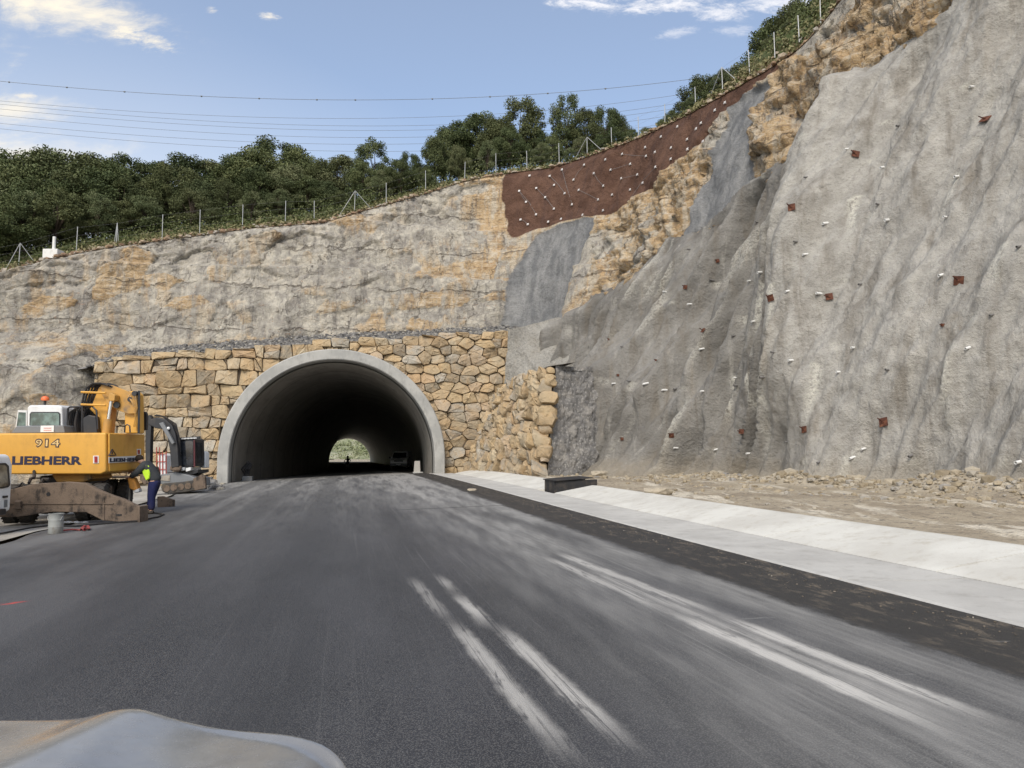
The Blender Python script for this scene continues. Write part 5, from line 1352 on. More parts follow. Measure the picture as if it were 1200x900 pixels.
# grille / hoses between cab and boom
mb = MB()
for k in range(9):
    px = 81+k*2.7; Yh = 21.2+.12*(k % 3)
    mb.tube([PP(px,506,Yh), PP(px-1,495,Yh), PP(px+1.5,483-(k % 3),Yh+.1), PP(px+8,478-(k % 4),Yh+.2), PP(px+14,488,Yh+.3), PP(px+15,505,Yh+.3)], .032, 6)
mb.build('hydraulic_hoses', M['dark'], ex, smooth=True)
mb = MB(); mb.tube([PP(79,507,21.2), PP(79.5,479,21.2), PP(82,477,21.2), PP(108,476,21.2), PP(113,481,21.2), PP(114.5,503,21.2)], .028, 6); mb.tube([PP(96,507,21.15), PP(96.5,475,21.15)], .024, 6); mb.build('guard_rail', M['blackp'], ex, smooth=True)
bh = plate(ex, 'pivot_block', [(97,508),(96,490),(104,486),(112,488),(114,508)], 21.15, 21.9, M['blackp'], .03)
# boom: lower arm, gooseneck plates, stick
bm_ = plate(ex, 'boom', [(112,508),(112,487),(103,478),(99,468),(103,456),(110,450.5),(122,449.2),(131,453),(132,466),(127,478),(124,508)], 21.35, 21.85, M['yellow'], .04)
plate(ex, 'boom_head', [(118,450),(132,451.5),(146,457),(160.5,463),(161,484.5),(150,485),(137,480.5),(127,474),(119,462)], 21.28, 21.34, M['yellow2'], .01)
plate(ex, 'boom_head', [(118,450),(132,451.5),(146,457),(160.5,463),(161,484.5),(150,485),(137,480.5),(127,474),(119,462)], 21.86, 21.92, M['yellow2'], .01)
plate(ex, 'stick', [(146,508),(145.4,470),(149,459),(156,457.5),(161,462),(161.6,508)], 21.4, 21.8, M['yellow'], .04)
mb = MB()
for k in range(7):
    o_ = k*3.3; Yk = 21.2+.04*k
    mb.tube([PP(95+o_*.8,478,Yk), PP(98+o_,464,Yk), PP(102+o_,454,Yk), PP(109+o_*.9,449.3+(k % 2),Yk), PP(118+o_*.9,449.2+k*.45,Yk), PP(127+o_*.7,452+k*.8,Yk)], .028, 6)
mb.build('hydraulic_hoses', M['dark'], bm_, smooth=True)
mb = MB()
for y_ in (459.5, 474): mb.tube([PP(95,y_,21.15), PP(124,y_+1,21.15)], .03, 5)
mb.build('hose_clamp', M['yellow'], bm_)
cyl_ = MB().cyl(PP(124.5,509,21.15), PP(127.2,491,21.15), .115, 14).build('lift_cylinder', M['yellow2'], ex, smooth=True)
MB().cyl(PP(127,492,21.15), PP(130.6,468.5,21.15), .045, 10).build('piston_rod', M['chrome'], cyl_, smooth=True)
plate(cyl_, 'clevis', [(126.5,464),(129,459.5),(135,463),(134,470),(127.5,470)], 21.02, 21.27, M['yellow2'], .02)
for a_, b_, r_ in ((136,474.5,.09), (152,468,.07), (157,461,.07)): c_ = PP(a_,b_,21.2); MB().cyl(c_, c_+Vector((0, .2, 0)), r_, 12).build('pivot_pin', M['blackp'], ex, smooth=True)
mb = MB()
for k in range(5): mb.tube([PP(150+k*2.,463-k,21.24), PP(154+k*1.7,470+k*2,21.2), PP(160-k*.4,482+k,21.25), PP(157+k*.9,500,21.3)], .02, 5)
mb.build('hydraulic_hoses', M['yellow2'], ex, smooth=True)
mb = MB(); mb.tube([PP(146,507,21.1), PP(146.5,499,21.1), PP(149,497.5,21.1), PP(152,499,21.1), PP(152.5,507,21.1)], .02, 6); mb.tube([PP(162.5,508,21.2), PP(163,458,21.3)], .03, 6); mb.build('grab_handle', M['blackp'], ex, smooth=True)
mr = plate(ex, 'mirror', [(162.5,484),(164.5,482),(171,482.5),(172.3,486),(171.8,504),(163,505)], 21.9, 22.0, M['blackp'], .02)
# undercarriage
F0 = Vector((-11.95, 20.25, 0)); ax_ = Vector((-.27, .963, 0)).normalized(); rt_ = Vector((ax_.y, -ax_.x, 0))
rotm = Matrix((rt_, ax_, Vector((0, 0, 1)))).transposed()
def UC(u, w_, z): p = F0+rt_*u+ax_*w_; return Vector((p.x, p.y, g+z))
MB().box(UC(0, 1.7, .78), (.95, 3.9, .42), rotm).build('chassis', M['mud'], ex, .03)
MB().box(UC(0, 1.6, 1.08), (1.25, 1.4, .22), rotm).build('turntable_ring', M['blackp'], ex, .03)
for w_ in (.25, 3.3):
    MB().cyl(UC(-.95, w_, .52), UC(.95, w_, .52), .14, 12).build('axle', M['mud'], ex, smooth=True)
    for s in (-1, 1):
        for u in (.66, 1.03): make_wheel(ex, UC(s*u, w_, .50), rt_*s, .50, .31)
for s in (-1, 1):
    mb = MB(); mb.box(UC(s*.72, 1.75, .66), (.4, .8, .4), rotm); mb.build('step_box', M['mud'], ex, .03)
    mb = MB(); mb.box(UC(s*.9, 3.3, 1.07), (.75, 1.15, .03), rotm); mb.build('mudguard', M['mud'], ex, .01)
mb = MB()
for s in (-.55, .55): mb.box(UC(s, -.55, .62), (.14, .9, .2), rotm @ Matrix.Rotation(.2, 3, 'X'))
mb.build('blade_arm', M['mud'], ex, .02)
Ys = 19.25
bd = plate(ex, 'dozer_blade', [(-3,606),(-3,578),(12,573.5),(40,567),(78,564.5),(100,566),(112,573),(132,581),(143,584.5),(163,594),(163.4,612),(156,613),(138,611.6),(120,610),(101,600.5),(60,600),(20,606)], Ys, Ys+.16, M['mud'], .02)
plate(bd, 'wear_strip', [(120,583.5),(122,583.5),(122,610),(120,609.6)], Ys-.02, Ys, M['mud'], 0)
c_ = PP(56.5,579,Ys-.01); MB().cyl(c_, c_+Vector((0, .02, 0)), .05, 12).build('hole', M['dark'], bd); 
plate(bd, 'slot', [(135.5,602.6),(142.5,602.2),(142.5,604.6),(135.5,605)], Ys-.008, Ys+.01, M['dark'], 0)
plate(bd, 'end_plate', [(161.2,593),(163.8,593.5),(163.8,613.4),(161.2,613)], Ys-.14, Ys+.3, M['mud'], .01)
mb = MB(); c_ = PP(60,590,Ys-.0); mb.box(c_, (3.1, .05, .03)); mb.build('blade_rib', M['mud'], bd)
mb = MB(); mb.tube([PP(34,566,20), PP(36,561,20.2), PP(40,560,20.3), PP(40,552,20.5)], .04, 6); mb.tube([PP(48,566,20), PP(50,562,20.2), PP(58,562,20.2)], .05, 6); mb.tube([PP(20,572,19.9), PP(26,566,20.1), PP(33,571,20)], .035, 6); mb.build('undercarriage_pipes', M['dark'], ex, smooth=True)
# cable along the ground and other small things
mb = MB(); G3 = lambda px, py, z=.03: Vector(ground(px, py))+Vector((0, 0, z))
mb.tube([G3(-30,632), G3(5,626), G3(35,620), G3(60,617), G3(90,618), G3(130,614), G3(160,612), G3(185,607), G3(192,604), G3(180,602), G3(166,603)], .022, 6)
tag(mb.build('hose', M['dark'], smooth=True, loc=tuple(G3(5,626))), 'long black hose lying on the ground in front of the yellow excavator', 'hose')
mb = MB(); mb.tube([G3(72,623.5), G3(84,622), G3(94,622.6), G3(99,621)], .02, 6); mb.tube([G3(96,622,.05), G3(99,620,.06), G3(103,620,.06), G3(104,622,.05), G3(99,623,.05), G3(96,622,.06)], .035, 6)
tag(mb.build('air_line', simple('red_rubber', (.28,.05,.05), .6, .3), smooth=True, loc=tuple(G3(94,622))), 'coiled end of a red air line on the asphalt beside the grey pail', 'hose')
# bucket
bp = Vector(ground(65, 625.5)); t = thing('pail', tuple(bp), 'grey dusty metal drum standing on the asphalt in front of the yellow excavator', 'bucket')
M['pail'] = simple('dusty_zinc', (.27,.28,.27), .7, .4, .1, .5)
H_ = .44; r_ = .15
MB().lathe(bp+Vector((0, 0, .004)), (0, 0, 1), [(0,r_*.95),(.01,r_),(.14,r_),(.145,r_*1.03),(.155,r_),(.29,r_),(.295,r_*1.03),(.305,r_),(H_-.01,r_*1.01),(H_,r_*1.05),(H_,r_*.95),(.06,r_*.93)], 28).build('drum', M['pail'], t, smooth=True)
mb = MB(); mb.tube([bp+Vector((r_*math.cos(a)*1.06, -r_*.3-.05*math.sin(a), H_-.05-.16*math.sin(a))) for a in np.linspace(0, math.pi, 12)], .006, 5); mb.build('handle', M['galv'], t)
# white rag
mb = MB(); ra_ = Vector(ground(88, 613)); 
for k in range(9): mb.sphere(ra_+Vector((-.28+.07*k, .05*math.sin(k*2.1), .02)), .055+.02*math.sin(k*1.7), 8, 5, (1.3, 1, .45))
tag(mb.build('rag', M['white'], smooth=True, loc=tuple(ra_)), 'crumpled white rag on the ground under the yellow excavator blade', 'rag')
# long pale kerb edging lying behind the wheels
# dark steel trough behind the worker
t0_ = Vector(at(195, 597.5, 24.6)); bt = thing('steel_trough', tuple(t0_), 'dark rusty steel trough on the ground to the right of the bent worker', 'trough')
plate(bt, 'trough_side', [(184,582),(190,581.5),(203.5,586),(203,597.5),(184.5,597.8)], 24.5, 24.62, M['mud'], .01)
plate(bt, 'trough_floor', [(184.5,595.5),(203,595),(203,597.6),(184.5,597.9)], 24.6, 25.3, M['mud'], .01)
plate(bt, 'trough_side', [(186,582.5),(192,582),(202.5,586),(202,596.5),(186.5,596.8)], 25.3, 25.4, M['mud'], .01)
# ------------------------------------------------------------------ black tracked excavator
Y2 = 33.; g2 = float(zr(-14.2, Y2)); e2 = thing('tracked_excavator', (-14.2, Y2, g2), 'small black tracked excavator with an arched boom, left of the tunnel mouth', 'excavator')
c2b = plate(e2, 'cab', [(207.5,548),(206.5,518),(208.5,514.4),(226.5,513.6),(228.6,516),(228.8,547)], Y2-.1, Y2+.92, M['blackp'], .05)
plate(c2b, 'windscreen', [(209.5,545),(209,518.5),(211,516.8),(225,516.4),(226.2,518),(226.2,545)], Y2-.13, Y2-.09, M['glassd'], .01)
xplate(c2b, 'side_window', [(230.5,543),(230.3,518.5),(236.2,519),(236.6,542)], at(228.8,530,Y2-.1)[0], .02, M['glassd'])
plate(c2b, 'pillar', [(227,547),(226.8,515.5),(228,515.5),(228.4,547)], Y2-.15, Y2-.08, simple('dark_red_paint', (.09,.012,.02), .4, .5), 0)
rs_ = plate(c2b, 'roof_strip', [(209,512.8),(234,511.2),(234,514),(209,515.4)], Y2-.2, Y2-.08, M['blackp'], .01)
for k in range(11): plate(rs_, 'roof_mark', [(212+k*1.7,513.4-.09*k),(213.1+k*1.7,513.3-.09*k),(213.1+k*1.7,514.8-.09*k),(212+k*1.7,514.9-.09*k)], Y2-.21, Y2-.2, M['white'], 0)
cw_ = plate(e2, 'counterweight', [(233,548),(233.5,529),(239,528.6),(241,531),(241,548.5)], Y2+.95, Y2+1.4, M['white'], .05)
plate(cw_, 'vent', [(237,533),(239,533),(239,540),(237,540)], Y2+.93, Y2+.96, M['greyp'], 0)
for a, b in ((205, 216), (217.5, 223.5)): plate(e2, 'skirt', [(a,548.5),(b,547.5),(b,551.3),(a,553)], Y2-.2, Y2+.9, M['white'], .02)
plate(e2, 'turntable', [(196,553.4),(232,550.5),(232,554),(226,556),(197,558)], Y2, Y2+1.2, M['blackp'], .02)
fr_ = plate(e2, 'frame', [(186,562),(188,556),(207,553.5),(222,557),(230,561),(231,570),(218,571),(203,569),(187,567)], Y2-.3, Y2+1.2, M['greyp'], .03)
plate(fr_, 'cover', [(188,563),(190,557.5),(199,557),(199,564)], Y2-.33, Y2-.29, M['rim'], .01)
for dy_ in (-.55, .95):
    tk = plate(e2, 'track', [(188,571),(190,566.5),(210,565),(232,562),(236,564),(237,569.5),(234,574),(215,577.3),(196,578.6),(190,576.5)], Y2+dy_, Y2+dy_+.4, M['tyre'], .05)
    mb = MB()
    for k in range(5): c_ = PP(195+k*8.4,572.5-k*1.,Y2+dy_-.03); mb.cyl(c_, c_+Vector((0, .06, 0)), .14, 12)
    mb.build('roller', M['mud'], tk, smooth=True)
mb = MB()
for k in range(26): p_ = Vector((RS.uniform(-.5, .5), 0, RS.uniform(0, .35))); mb.sphere(PP(233,570,Y2-.75)+Vector((p_.x*1.1, RS.uniform(-.2, .2), p_.z)), RS.uniform(.06, .14), 7, 5, (1.2, 1, .7))
plate(e2, 'dozer_blade', [(226,561),(236,556),(240,558),(241,572),(228,575)], Y2-.95, Y2-.8, M['mud'], .02)
bk = plate(e2, 'boom', [(173,497),(176,491.5),(183,489),(194,491.5),(201.5,498),(205.5,508),(208,524),(209.5,547),(200.5,548),(199,528),(195.8,511),(190,503),(182,501.5)], Y2-.55, Y2-.2, M['blackp'], .03)
plate(bk, 'cylinder', [(186,496),(191,494.5),(204,519),(201.5,521)], Y2-.7, Y2-.56, M['greyp'], .02)
mb = MB()
for k in range(4): mb.tube([PP(180+k,487.5-k*.5,Y2-.5), PP(190+k,488,Y2-.5), PP(203+k*1.2,497,Y2-.45), PP(208.5+k*.7,514,Y2-.4), PP(210.4+k*.4,535,Y2-.3)], .02, 5)
mb.build('hydraulic_hoses', M['dark'], bk, smooth=True); c_ = PP(197.4,502,Y2-.6); MB().sphere(c_, .07, 10, 8).build('work_lamp', M['white'], bk, smooth=True)
plate(e2, 'stick', [(170.5,496),(172,488),(175,486),(177.6,490),(176.3,520),(175.6,549),(170.3,549),(170.2,520)], Y2-.52, Y2-.24, M['blackp'], .02)
plate(e2, 'bucket', [(168.5,547),(176.5,547),(179,556),(176,566),(169,568),(163,562),(165,553)], Y2-.75, Y2-.0, M['mud'], .03)
mb = MB()
for k in range(7):
    a = R(-70+k*28); mb.sphere(PP(203+2.2*(k % 3),548+1.6*(k % 2),Y2-.4), .12+.03*(k % 3), 8, 6, (1.2, .8, .7))
mb.build('slew_motor', M['mud'], e2, smooth=True)
# water tank in cage
Y3 = 37.; tk3 = thing('water_tank', tuple(at(189, 561, Y3)), 'white plastic tank in a thin red cage behind the black excavator boom', 'water tank')
plate(tk3, 'tank', [(185,558),(184.8,534),(187,531.5),(191,531.5),(193.6,534),(194,558)], Y3, Y3+.8, M['white'], .04)
mb = MB(); redf = simple('red_steel', (.35,.04,.03), .6, .4)
for px in (183.4,187,190.5,194.8): mb.tube([PP(px,560,Y3-.05), PP(px,524 if px in (187,183.4) else 529,Y3-.05)], .022, 5)
for py in (532,541,550,559): mb.tube([PP(183.4,py,Y3-.05), PP(194.8,py,Y3-.05)], .018, 5)
mb.build('cage', redf, tk3)
MB().box(PP(189,562.5,Y3+.35), (.9, 1., .14)).build('pallet', M['mud'], tk3, .01)
# broken stone heap left of the ring
pts = []; sz = []
for _ in range(150):
    px = RS.uniform(226, 262); p_ = ground(px, RS.uniform(567, 574)); r = RS.uniform(.05, .2); pts.append((p_[0], p_[1], p_[2]+RS.rand()*.35*max(0, 1-abs(px-244)/16))); sz.append(r)
scatter('spoil_heap', pts, sz, M['gravel'])
# ------------------------------------------------------------------ worker
def skin_fig(name, pts, edges, radii, mat, parent, sub=2, root=0, loc=None):
    me = bpy.data.meshes.new(name); o_ = org(parent) if parent else (loc or (0, 0, 0))
    me.from_pydata([(p[0]-o_[0], p[1]-o_[1], p[2]-o_[2]) for p in pts], edges, []); o = bpy.data.objects.new(name, me); COL.objects.link(o)
    sk = o.modifiers.new('skin', 'SKIN'); sk.use_smooth_shade = True
    for v, r in zip(me.skin_vertices[0].data, radii): v.radius = (r, r) if not isinstance(r, tuple) else r; v.use_root = False
    me.skin_vertices[0].data[root].use_root = True
    ss = o.modifiers.new('sub', 'SUBSURF'); ss.levels = sub; ss.render_levels = sub
    me.materials.append(mat)
    if parent: o.parent = parent
    else: o.location = o_
    ORG[o.name] = o_
    return o
M['skin'] = simple('skin', (.42,.25,.18), .6, .4, 0, .05); M['navy'] = simple('navy_cloth', (.018,.022,.07), .9, .1, 0, .15); M['greyc'] = simple('dark_grey_cloth', (.055,.06,.065), .9, .1, 0, .15)
M['hivis'] = simple('hi_vis_cloth', (.55,.85,.05), .7, .2, 0, .05); M['hivisb'] = simple('reflective_band', (.6,.6,.58), .4, .5, 0, .05); M['boot'] = simple('black_boots', (.02,.018,.016), .7, .3); M['hair'] = simple('dark_hair', (.03,.022,.017), .8, .2); M['orangec'] = simple('orange_bag_cloth', (.62,.28,.06), .7, .2)
wp = Vector(ground(178, 602)); wx, wy, wz = wp
def W(a, b, c): return (wx+a, wy+b, wz+c)      # a: image right, b: away, c: up
# joints: pelvis, spine.. the figure bends forward to the left
J = {'pel': W(.06,0,.93), 'belly': W(.0,0,1.08), 'chest': W(-.13,-.02,1.29), 'nck': W(-.27,-.03,1.42), 'hd0': W(-.34,-.04,1.475), 'hd1': W(-.42,-.05,1.53),
     'shR': W(-.2,-.20,1.36), 'elR': W(-.37,-.27,1.14), 'wrR': W(-.56,-.16,1.04), 'shL': W(-.2,.17,1.36), 'elL': W(-.42,.22,1.18), 'wrL': W(-.62,.10,1.16),
     'hpR': W(.06,-.1,.9), 'knR': W(.03,-.15,.49), 'anR': W(.07,-.17,.09), 'toR': W(-.1,-.19,.04), 'hpL': W(.06,.1,.9), 'knL': W(-.08,.12,.5), 'anL': W(-.13,.13,.09), 'toL': W(-.31,.1,.04)}
names = list(J); idx = {n_: i for i, n_ in enumerate(names)}
E = [('pel','belly'),('belly','chest'),('chest','nck'),('nck','hd0'),('hd0','hd1'),('chest','shR'),('shR','elR'),('elR','wrR'),('chest','shL'),('shL','elL'),('elL','wrL'),('pel','hpR'),('hpR','knR'),('knR','anR'),('anR','toR'),('pel','hpL'),('hpL','knL'),('knL','anL'),('anL','toL')]
RD = dict(pel=.14, belly=.13, chest=.15, nck=.065, hd0=.085, hd1=.095, shR=.07, elR=.045, wrR=.033, shL=.07, elL=.045, wrL=.033, hpR=.1, knR=.065, anR=.045, toR=.035, hpL=.1, knL=.065, anL=.045, toL=.035)
pts = [J[n_] for n_ in names]; rad = [RD[n_] for n_ in names]; edges = [(idx[a], idx[b]) for a, b in E]
def add(p, r, frm): pts.append(p); rad.append(r); edges.append((frm, len(pts)-1)); return len(pts)-1
for s, dirx in (('R', (-1, .35, -.25)), ('L', (-1, -.1, -.15))):
    wv = Vector(J['wr'+s]); d = Vector(dirx).normalized(); side = d.cross(Vector((0, 0, 1))).normalized()
    pa = add(tuple(wv+d*.07), .03, idx['wr'+s])
    for k, (o_, l_) in enumerate(((-.032, .075), (-.011, .085), (.011, .08), (.032, .062))):
        a = add(tuple(wv+d*.105+side*o_), .011, pa); b = add(tuple(wv+d*(.105+l_*.55)+side*o_+Vector((0, 0, -.012))), .0095, a); add(tuple(wv+d*(.105+l_*.85)+side*o_+Vector((0, 0, -.035))), .008, b)
    a = add(tuple(wv+d*.06+side*-.045+Vector((0, 0, -.01))), .012, pa); add(tuple(wv+d*.11+side*-.06+Vector((0, 0, -.025))), .009, a)
person = skin_fig('person', pts, edges, rad, M['skin'], None, loc=tuple(wp)); tag(person, 'worker in grey and lime hi-vis top and navy trousers, bending beside the yellow excavator', 'person')
def garment(name, keys, eds, grow, mat, over=None):
    ks = list(keys); P_ = [J[k] if k in J else over[k][0] for k in ks]; r_ = [(RD[k] if k in J else over[k][1])+grow for k in ks]
    return skin_fig(name, P_, [(ks.index(a), ks.index(b)) for a, b in eds], r_, mat, person)
garment('trousers', ['pel','hpR','knR','anR','hpL','knL','anL','wa'], [('pel','hpR'),('hpR','knR'),('knR','anR'),('pel','hpL'),('hpL','knL'),('knL','anL'),('pel','wa')], .05, M['navy'], {'wa': (W(.05,0,1.0), .13)})
garment('jacket', ['lo','belly','chest','nk','shR','elR','wrR','shL','elL','wrL'], [('lo','belly'),('belly','chest'),('chest','nk'),('chest','shR'),('shR','elR'),('elR','wrR'),('chest','shL'),('shL','elL'),('elL','wrL')], .045, M['greyc'], {'lo': (W(.09,0,.84), .175), 'nk': (W(-.25,-.02,1.40), .08)})
# lime panel on the side of the top
sv = MB(); lp_ = [(-.27,1.30),(-.16,1.43),(-.03,1.34),(.0,1.16),(-.01,.99),(-.10,.93),(-.19,1.1)]; sv.prism2([Vector(W(a,-.235,c)) for a, c in lp_], [Vector(W(a,-.10,c)) for a, c in lp_])
sv.build('hi_vis_panel', M['hivis'], person, .03)
MB().tube([Vector(W(-.25,-.2,1.31)), Vector(W(-.35,-.3,1.18)), Vector(W(-.44,-.27,1.11))], .018, 6).build('sleeve_stripe', M['hivis'], person)
h1 = Vector(J['hd1']); hr = MB(); hr.sphere(h1+Vector((.025, .0, .03)), .108, 14, 10, (1.05, .92, .9)); hr.build('hair', M['hair'], person, smooth=True)
fc = MB(); fd = Vector((-.85, -.12, -.5)).normalized(); fc.sphere(h1+fd*.095+Vector((0, 0, -.005)), .018, 8, 6); fc.build('nose', M['skin'], person, smooth=True)
for s in (-1, 1): MB().sphere(h1+fd*.08+Vector((0.02, s*.035, .03)), .011, 8, 6).build('eye', M['hair'], person, smooth=True)
for s in ('R', 'L'):
    a, b = Vector(J['an'+s]), Vector(J['to'+s]); MB().tube([a+Vector((.05,0,-.04)), a+Vector((0,0,-.035)), (a+b)/2+Vector((0,0,-.01)), b+Vector((-.01,0,.002))], [.05,.062,.055,.035], 10).build('boot', M['boot'], person, smooth=True)
bgp = thing('tool_bag', W(-.50,-.05,.74), 'orange cloth bag between the worker and the rear excavator wheel', 'bag')
MB().prism2([Vector(W(-.66,-.2,1.0)), Vector(W(-.47,-.2,1.03)), Vector(W(-.33,-.2,.70)), Vector(W(-.42,-.2,.64)), Vector(W(-.58,-.2,.70))], [Vector(W(-.66,.05,1.0)), Vector(W(-.47,.05,1.03)), Vector(W(-.33,.05,.70)), Vector(W(-.42,.05,.64)), Vector(W(-.58,.05,.70))]).build('bag', M['orangec'], bgp, .05)
MB().prism2([Vector(W(-.44,-.2,.66)), Vector(W(-.31,-.2,.72)), Vector(W(-.30,-.2,.62)), Vector(W(-.42,-.2,.59))], [Vector(W(-.44,-.0,.66)), Vector(W(-.31,0,.72)), Vector(W(-.30,0,.62)), Vector(W(-.42,0,.59))]).build('cloth', M['white'], bgp, .02)
# ------------------------------------------------------------------ white van cut by the left edge
XV_ = at(15.3, 560, 18.1)[0]; vn_ = thing('parked_van', (XV_-1.6, 17.3, float(zr(XV_-1.6, 17))), 'white van at the very left edge, in front of the yellow excavator', 'van')
zt_ = at(8, 532.5, 17.9)[2]; zb_ = at(8, 600, 17.9)[2]; gv = float(zr(XV_, 17.))
mb = MB(); pv = [(0,zb_),(0,zt_-.25),(-.10,zt_),(-.9,zt_+.02),(-1.6,zt_+.5),(-3.9,zt_+.55),(-4.1,zt_+.4),(-4.2,zb_)]
mb.prism2([Vector((XV_+a, 16.4, z)) for a, z in pv], [Vector((XV_+a, 18.1, z)) for a, z in pv]); bv = mb.build('body', M['white'], vn_, .09, seg=4)
ws_ = xplate(bv, 'window', [(-24,571),(-24,543),(6,542.5),(9.6,546),(11.2,568.5),(9,571),(2,572.5)], XV_-.005, .02, M['blackp'], .005)
xplate(ws_, 'pane', [(-22,569),(-22,545),(5,544.6),(7.6,547.5),(9.4,567.5),(7.5,569.4),(1,570.8)], XV_+.014, .01, glass('van_glass', (.10,.085,.06), .08))
xplate(bv, 'door_handle', [(2.5,581),(8,580.6),(8,583),(2.5,583.6)], XV_-.005, .03, M['blackp'], .003)
xplate(bv, 'tail_lamp', [(4.4,586),(8.0,585.5),(7.8,594),(4.2,594.6)], XV_-.005, .02, M['greyp'], .003)
xplate(bv, 'bumper', [(-40,597),(3,596),(3,603),(-40,606)], XV_-.02, .09, M['blackp'], .02)
for x0_, x1_ in ((-.35, -1.35), (-1.55, -2.5)):
    MB().box((XV_+(x0_+x1_)/2, 16.39, (zt_-.06)-.22), (abs(x1_-x0_), .03, .44)).build('side_window', M['glassd'], bv, .012)
MB().box((XV_-2.05, 16.393, (zt_+zb_)/2-.28), (.012, .02, .62)).build('door_seam', M['blackp'], bv); MB().box((XV_-1.7, 16.38, (zt_+zb_)/2-.1), (.18, .05, .04)).build('door_handle', M['blackp'], bv, .008)
for a_ in (-.85, -3.4):
    for yy_ in (16.55, 17.95): make_wheel(vn_, (XV_+a_, yy_, gv+.33), (0, -1 if yy_ < 17 else 1, 0), .33, .22, lugs=False)
# ------------------------------------------------------------------ van inside the tunnel
Yt = 81.; xt = at(467, 545, Yt)[0]; gt = float(zr(xt, Yt)); tv = thing('minivan', (xt, Yt, gt), 'white van driving out of the dark tunnel with its front towards us', 'van')
def VP(a, b, c): return Vector((xt+a, Yt+b, gt+c))
mb = MB(); prof_v = [(0,.35),(0,.95),(.55,1.12),(1.25,1.75),(1.5,1.86),(4.4,1.9),(4.6,1.8),(4.65,.35)]
n_ = len(prof_v); wv_ = lambda z_: .90-.14*max(0, (z_-1.05)/.85)
mb.prism2([VP(-wv_(z_), y_, z_) for y_, z_ in prof_v], [VP(wv_(z_), y_, z_) for y_, z_ in prof_v]); bvn = mb.build('body', M['white'], tv, .06)
mb = MB(); mb.prism2([VP(-.74, .60, 1.15), VP(.74, .60, 1.15), VP(.66, 1.19, 1.68), VP(-.66, 1.19, 1.68)], [VP(-.74, .64, 1.10), VP(.74, .64, 1.10), VP(.66, 1.23, 1.63), VP(-.66, 1.23, 1.63)][::1]); mb.v = [(x, y-.025, z+.03) for x, y, z in mb.v]; mb.build('windscreen', M['glassd'], tv)
for s in (-1, 1):
    MB().box(VP(s*.68, -.01, .84), (.3, .06, .2)).build('headlight', simple('lamp_glass', (.75,.75,.72), .2, .6), tv, .02)
    MB().box(VP(s*1.03, .75, 1.2), (.2, .1, .18)).build('mirror', M['blackp'], tv, .03)
    for y_ in (.85, 3.7): make_wheel(tv, VP(s*.8, y_, .31), (s, 0, 0), .31, .2, lugs=False)
MB().box(VP(0, -.02, .84), (.95, .05, .12)).build('grille', M['blackp'], tv, .01); MB().box(VP(0, -.05, .47), (1.76, .14, .24)).build('bumper', M['greyp'], tv, .03); MB().box(VP(0, -.13, .5), (.5, .03, .11)).build('number_plate', M['white'], tv)
# ------------------------------------------------------------------ motorcycle and rider near the far end
Ym = 100.; xm = at(407, 548, Ym)[0]; gm = float(zr(xm, Ym)); mt = thing('motorcycle', (xm, Ym, gm), 'dark motorcycle silhouetted against the far tunnel exit', 'motorcycle')
def MP(a, b, c): return Vector((xm+a, Ym+b, gm+c))
for a, b in ((.1, -.7), (-.1, .65)): make_wheel(mt, MP(a, b, .31), (1, .15, 0), .31, .13, lugs=False)
mb = MB(); mb.tube([MP(.1,-.7,.31), MP(.06,-.5,.75), MP(.04,-.4,1.0)], .04, 6); mb.tube([MP(-.35,-.38,1.03), MP(.4,-.3,1.03)], .025, 6); mb.build('handlebar', M['blackp'], mt)
MB().sphere(MP(0,-.1,.78), .2, 12, 8, (.8, 1.6, .8)).build('fuel_tank', M['blackp'], mt, smooth=True); MB().box(MP(-.05,.45,.8), (.26, .7, .12)).build('seat', M['dark'], mt, .04); MB().box(MP(0,0,.45), (.36, .6, .4)).build('engine', M['greyp'], mt, .05)
MB().sphere(MP(.05,-.52,.93), .1, 10, 8).build('headlight', M['greyp'], mt, smooth=True)
rp = [MP(-.04,.35,.93), MP(-.03,.28,1.15), MP(0,.18,1.38), MP(.01,.12,1.52), MP(.02,.08,1.66), MP(-.2,.16,1.4), MP(-.36,-.02,1.2), MP(-.33,-.3,1.06), MP(.2,.14,1.4), MP(.4,-.02,1.2), MP(.37,-.25,1.06), MP(-.16,.3,.88), MP(-.3,-.05,.72), MP(-.26,.15,.3), MP(-.26,.0,.26), MP(.12,.28,.88), MP(.3,-.08,.72), MP(.28,.12,.3), MP(.28,-.03,.26)]
rd = skin_fig('person', [tuple(p) for p in rp], [(0,1),(1,2),(2,3),(3,4),(2,5),(5,6),(6,7),(2,8),(8,9),(9,10),(0,11),(11,12),(12,13),(13,14),(0,15),(15,16),(16,17),(17,18)], [.14,.14,.16,.07,.12,.07,.05,.045,.07,.05,.045,.1,.075,.05,.04,.1,.075,.05,.04], M['greyc'], None, loc=tuple(MP(0,.3,.9))); tag(rd, 'rider in dark clothes sitting on the motorcycle in the tunnel', 'person')
MB().sphere(MP(.02,.07,1.68), .15, 12, 10, (1, 1.1, 1.05)).build('helmet', M['dark'], rd, smooth=True)
# ------------------------------------------------------------------ small objects at the portal and kerb
pb = Vector(ground(489, 553)); pb = Vector((pb.x, min(pb.y, 47.5), 0)); pb = Vector((at(489, 553, 47.5)[0], 47.5, float(zr(at(489, 553, 47.5)[0], 47.5))))
t = thing('concrete_post', tuple(pb), 'pale box-shaped concrete post at the right foot inside the tunnel mouth', 'post')
MB().box(pb+Vector((0, 0, .36)), (.42, .3, .76), taper=(.8, .8)).build('post_body', M['lining'], t, .02); MB().box(pb+Vector((.06, .0, .02)), (.6, .4, .1)).build('foot', M['portal'], t, .01)
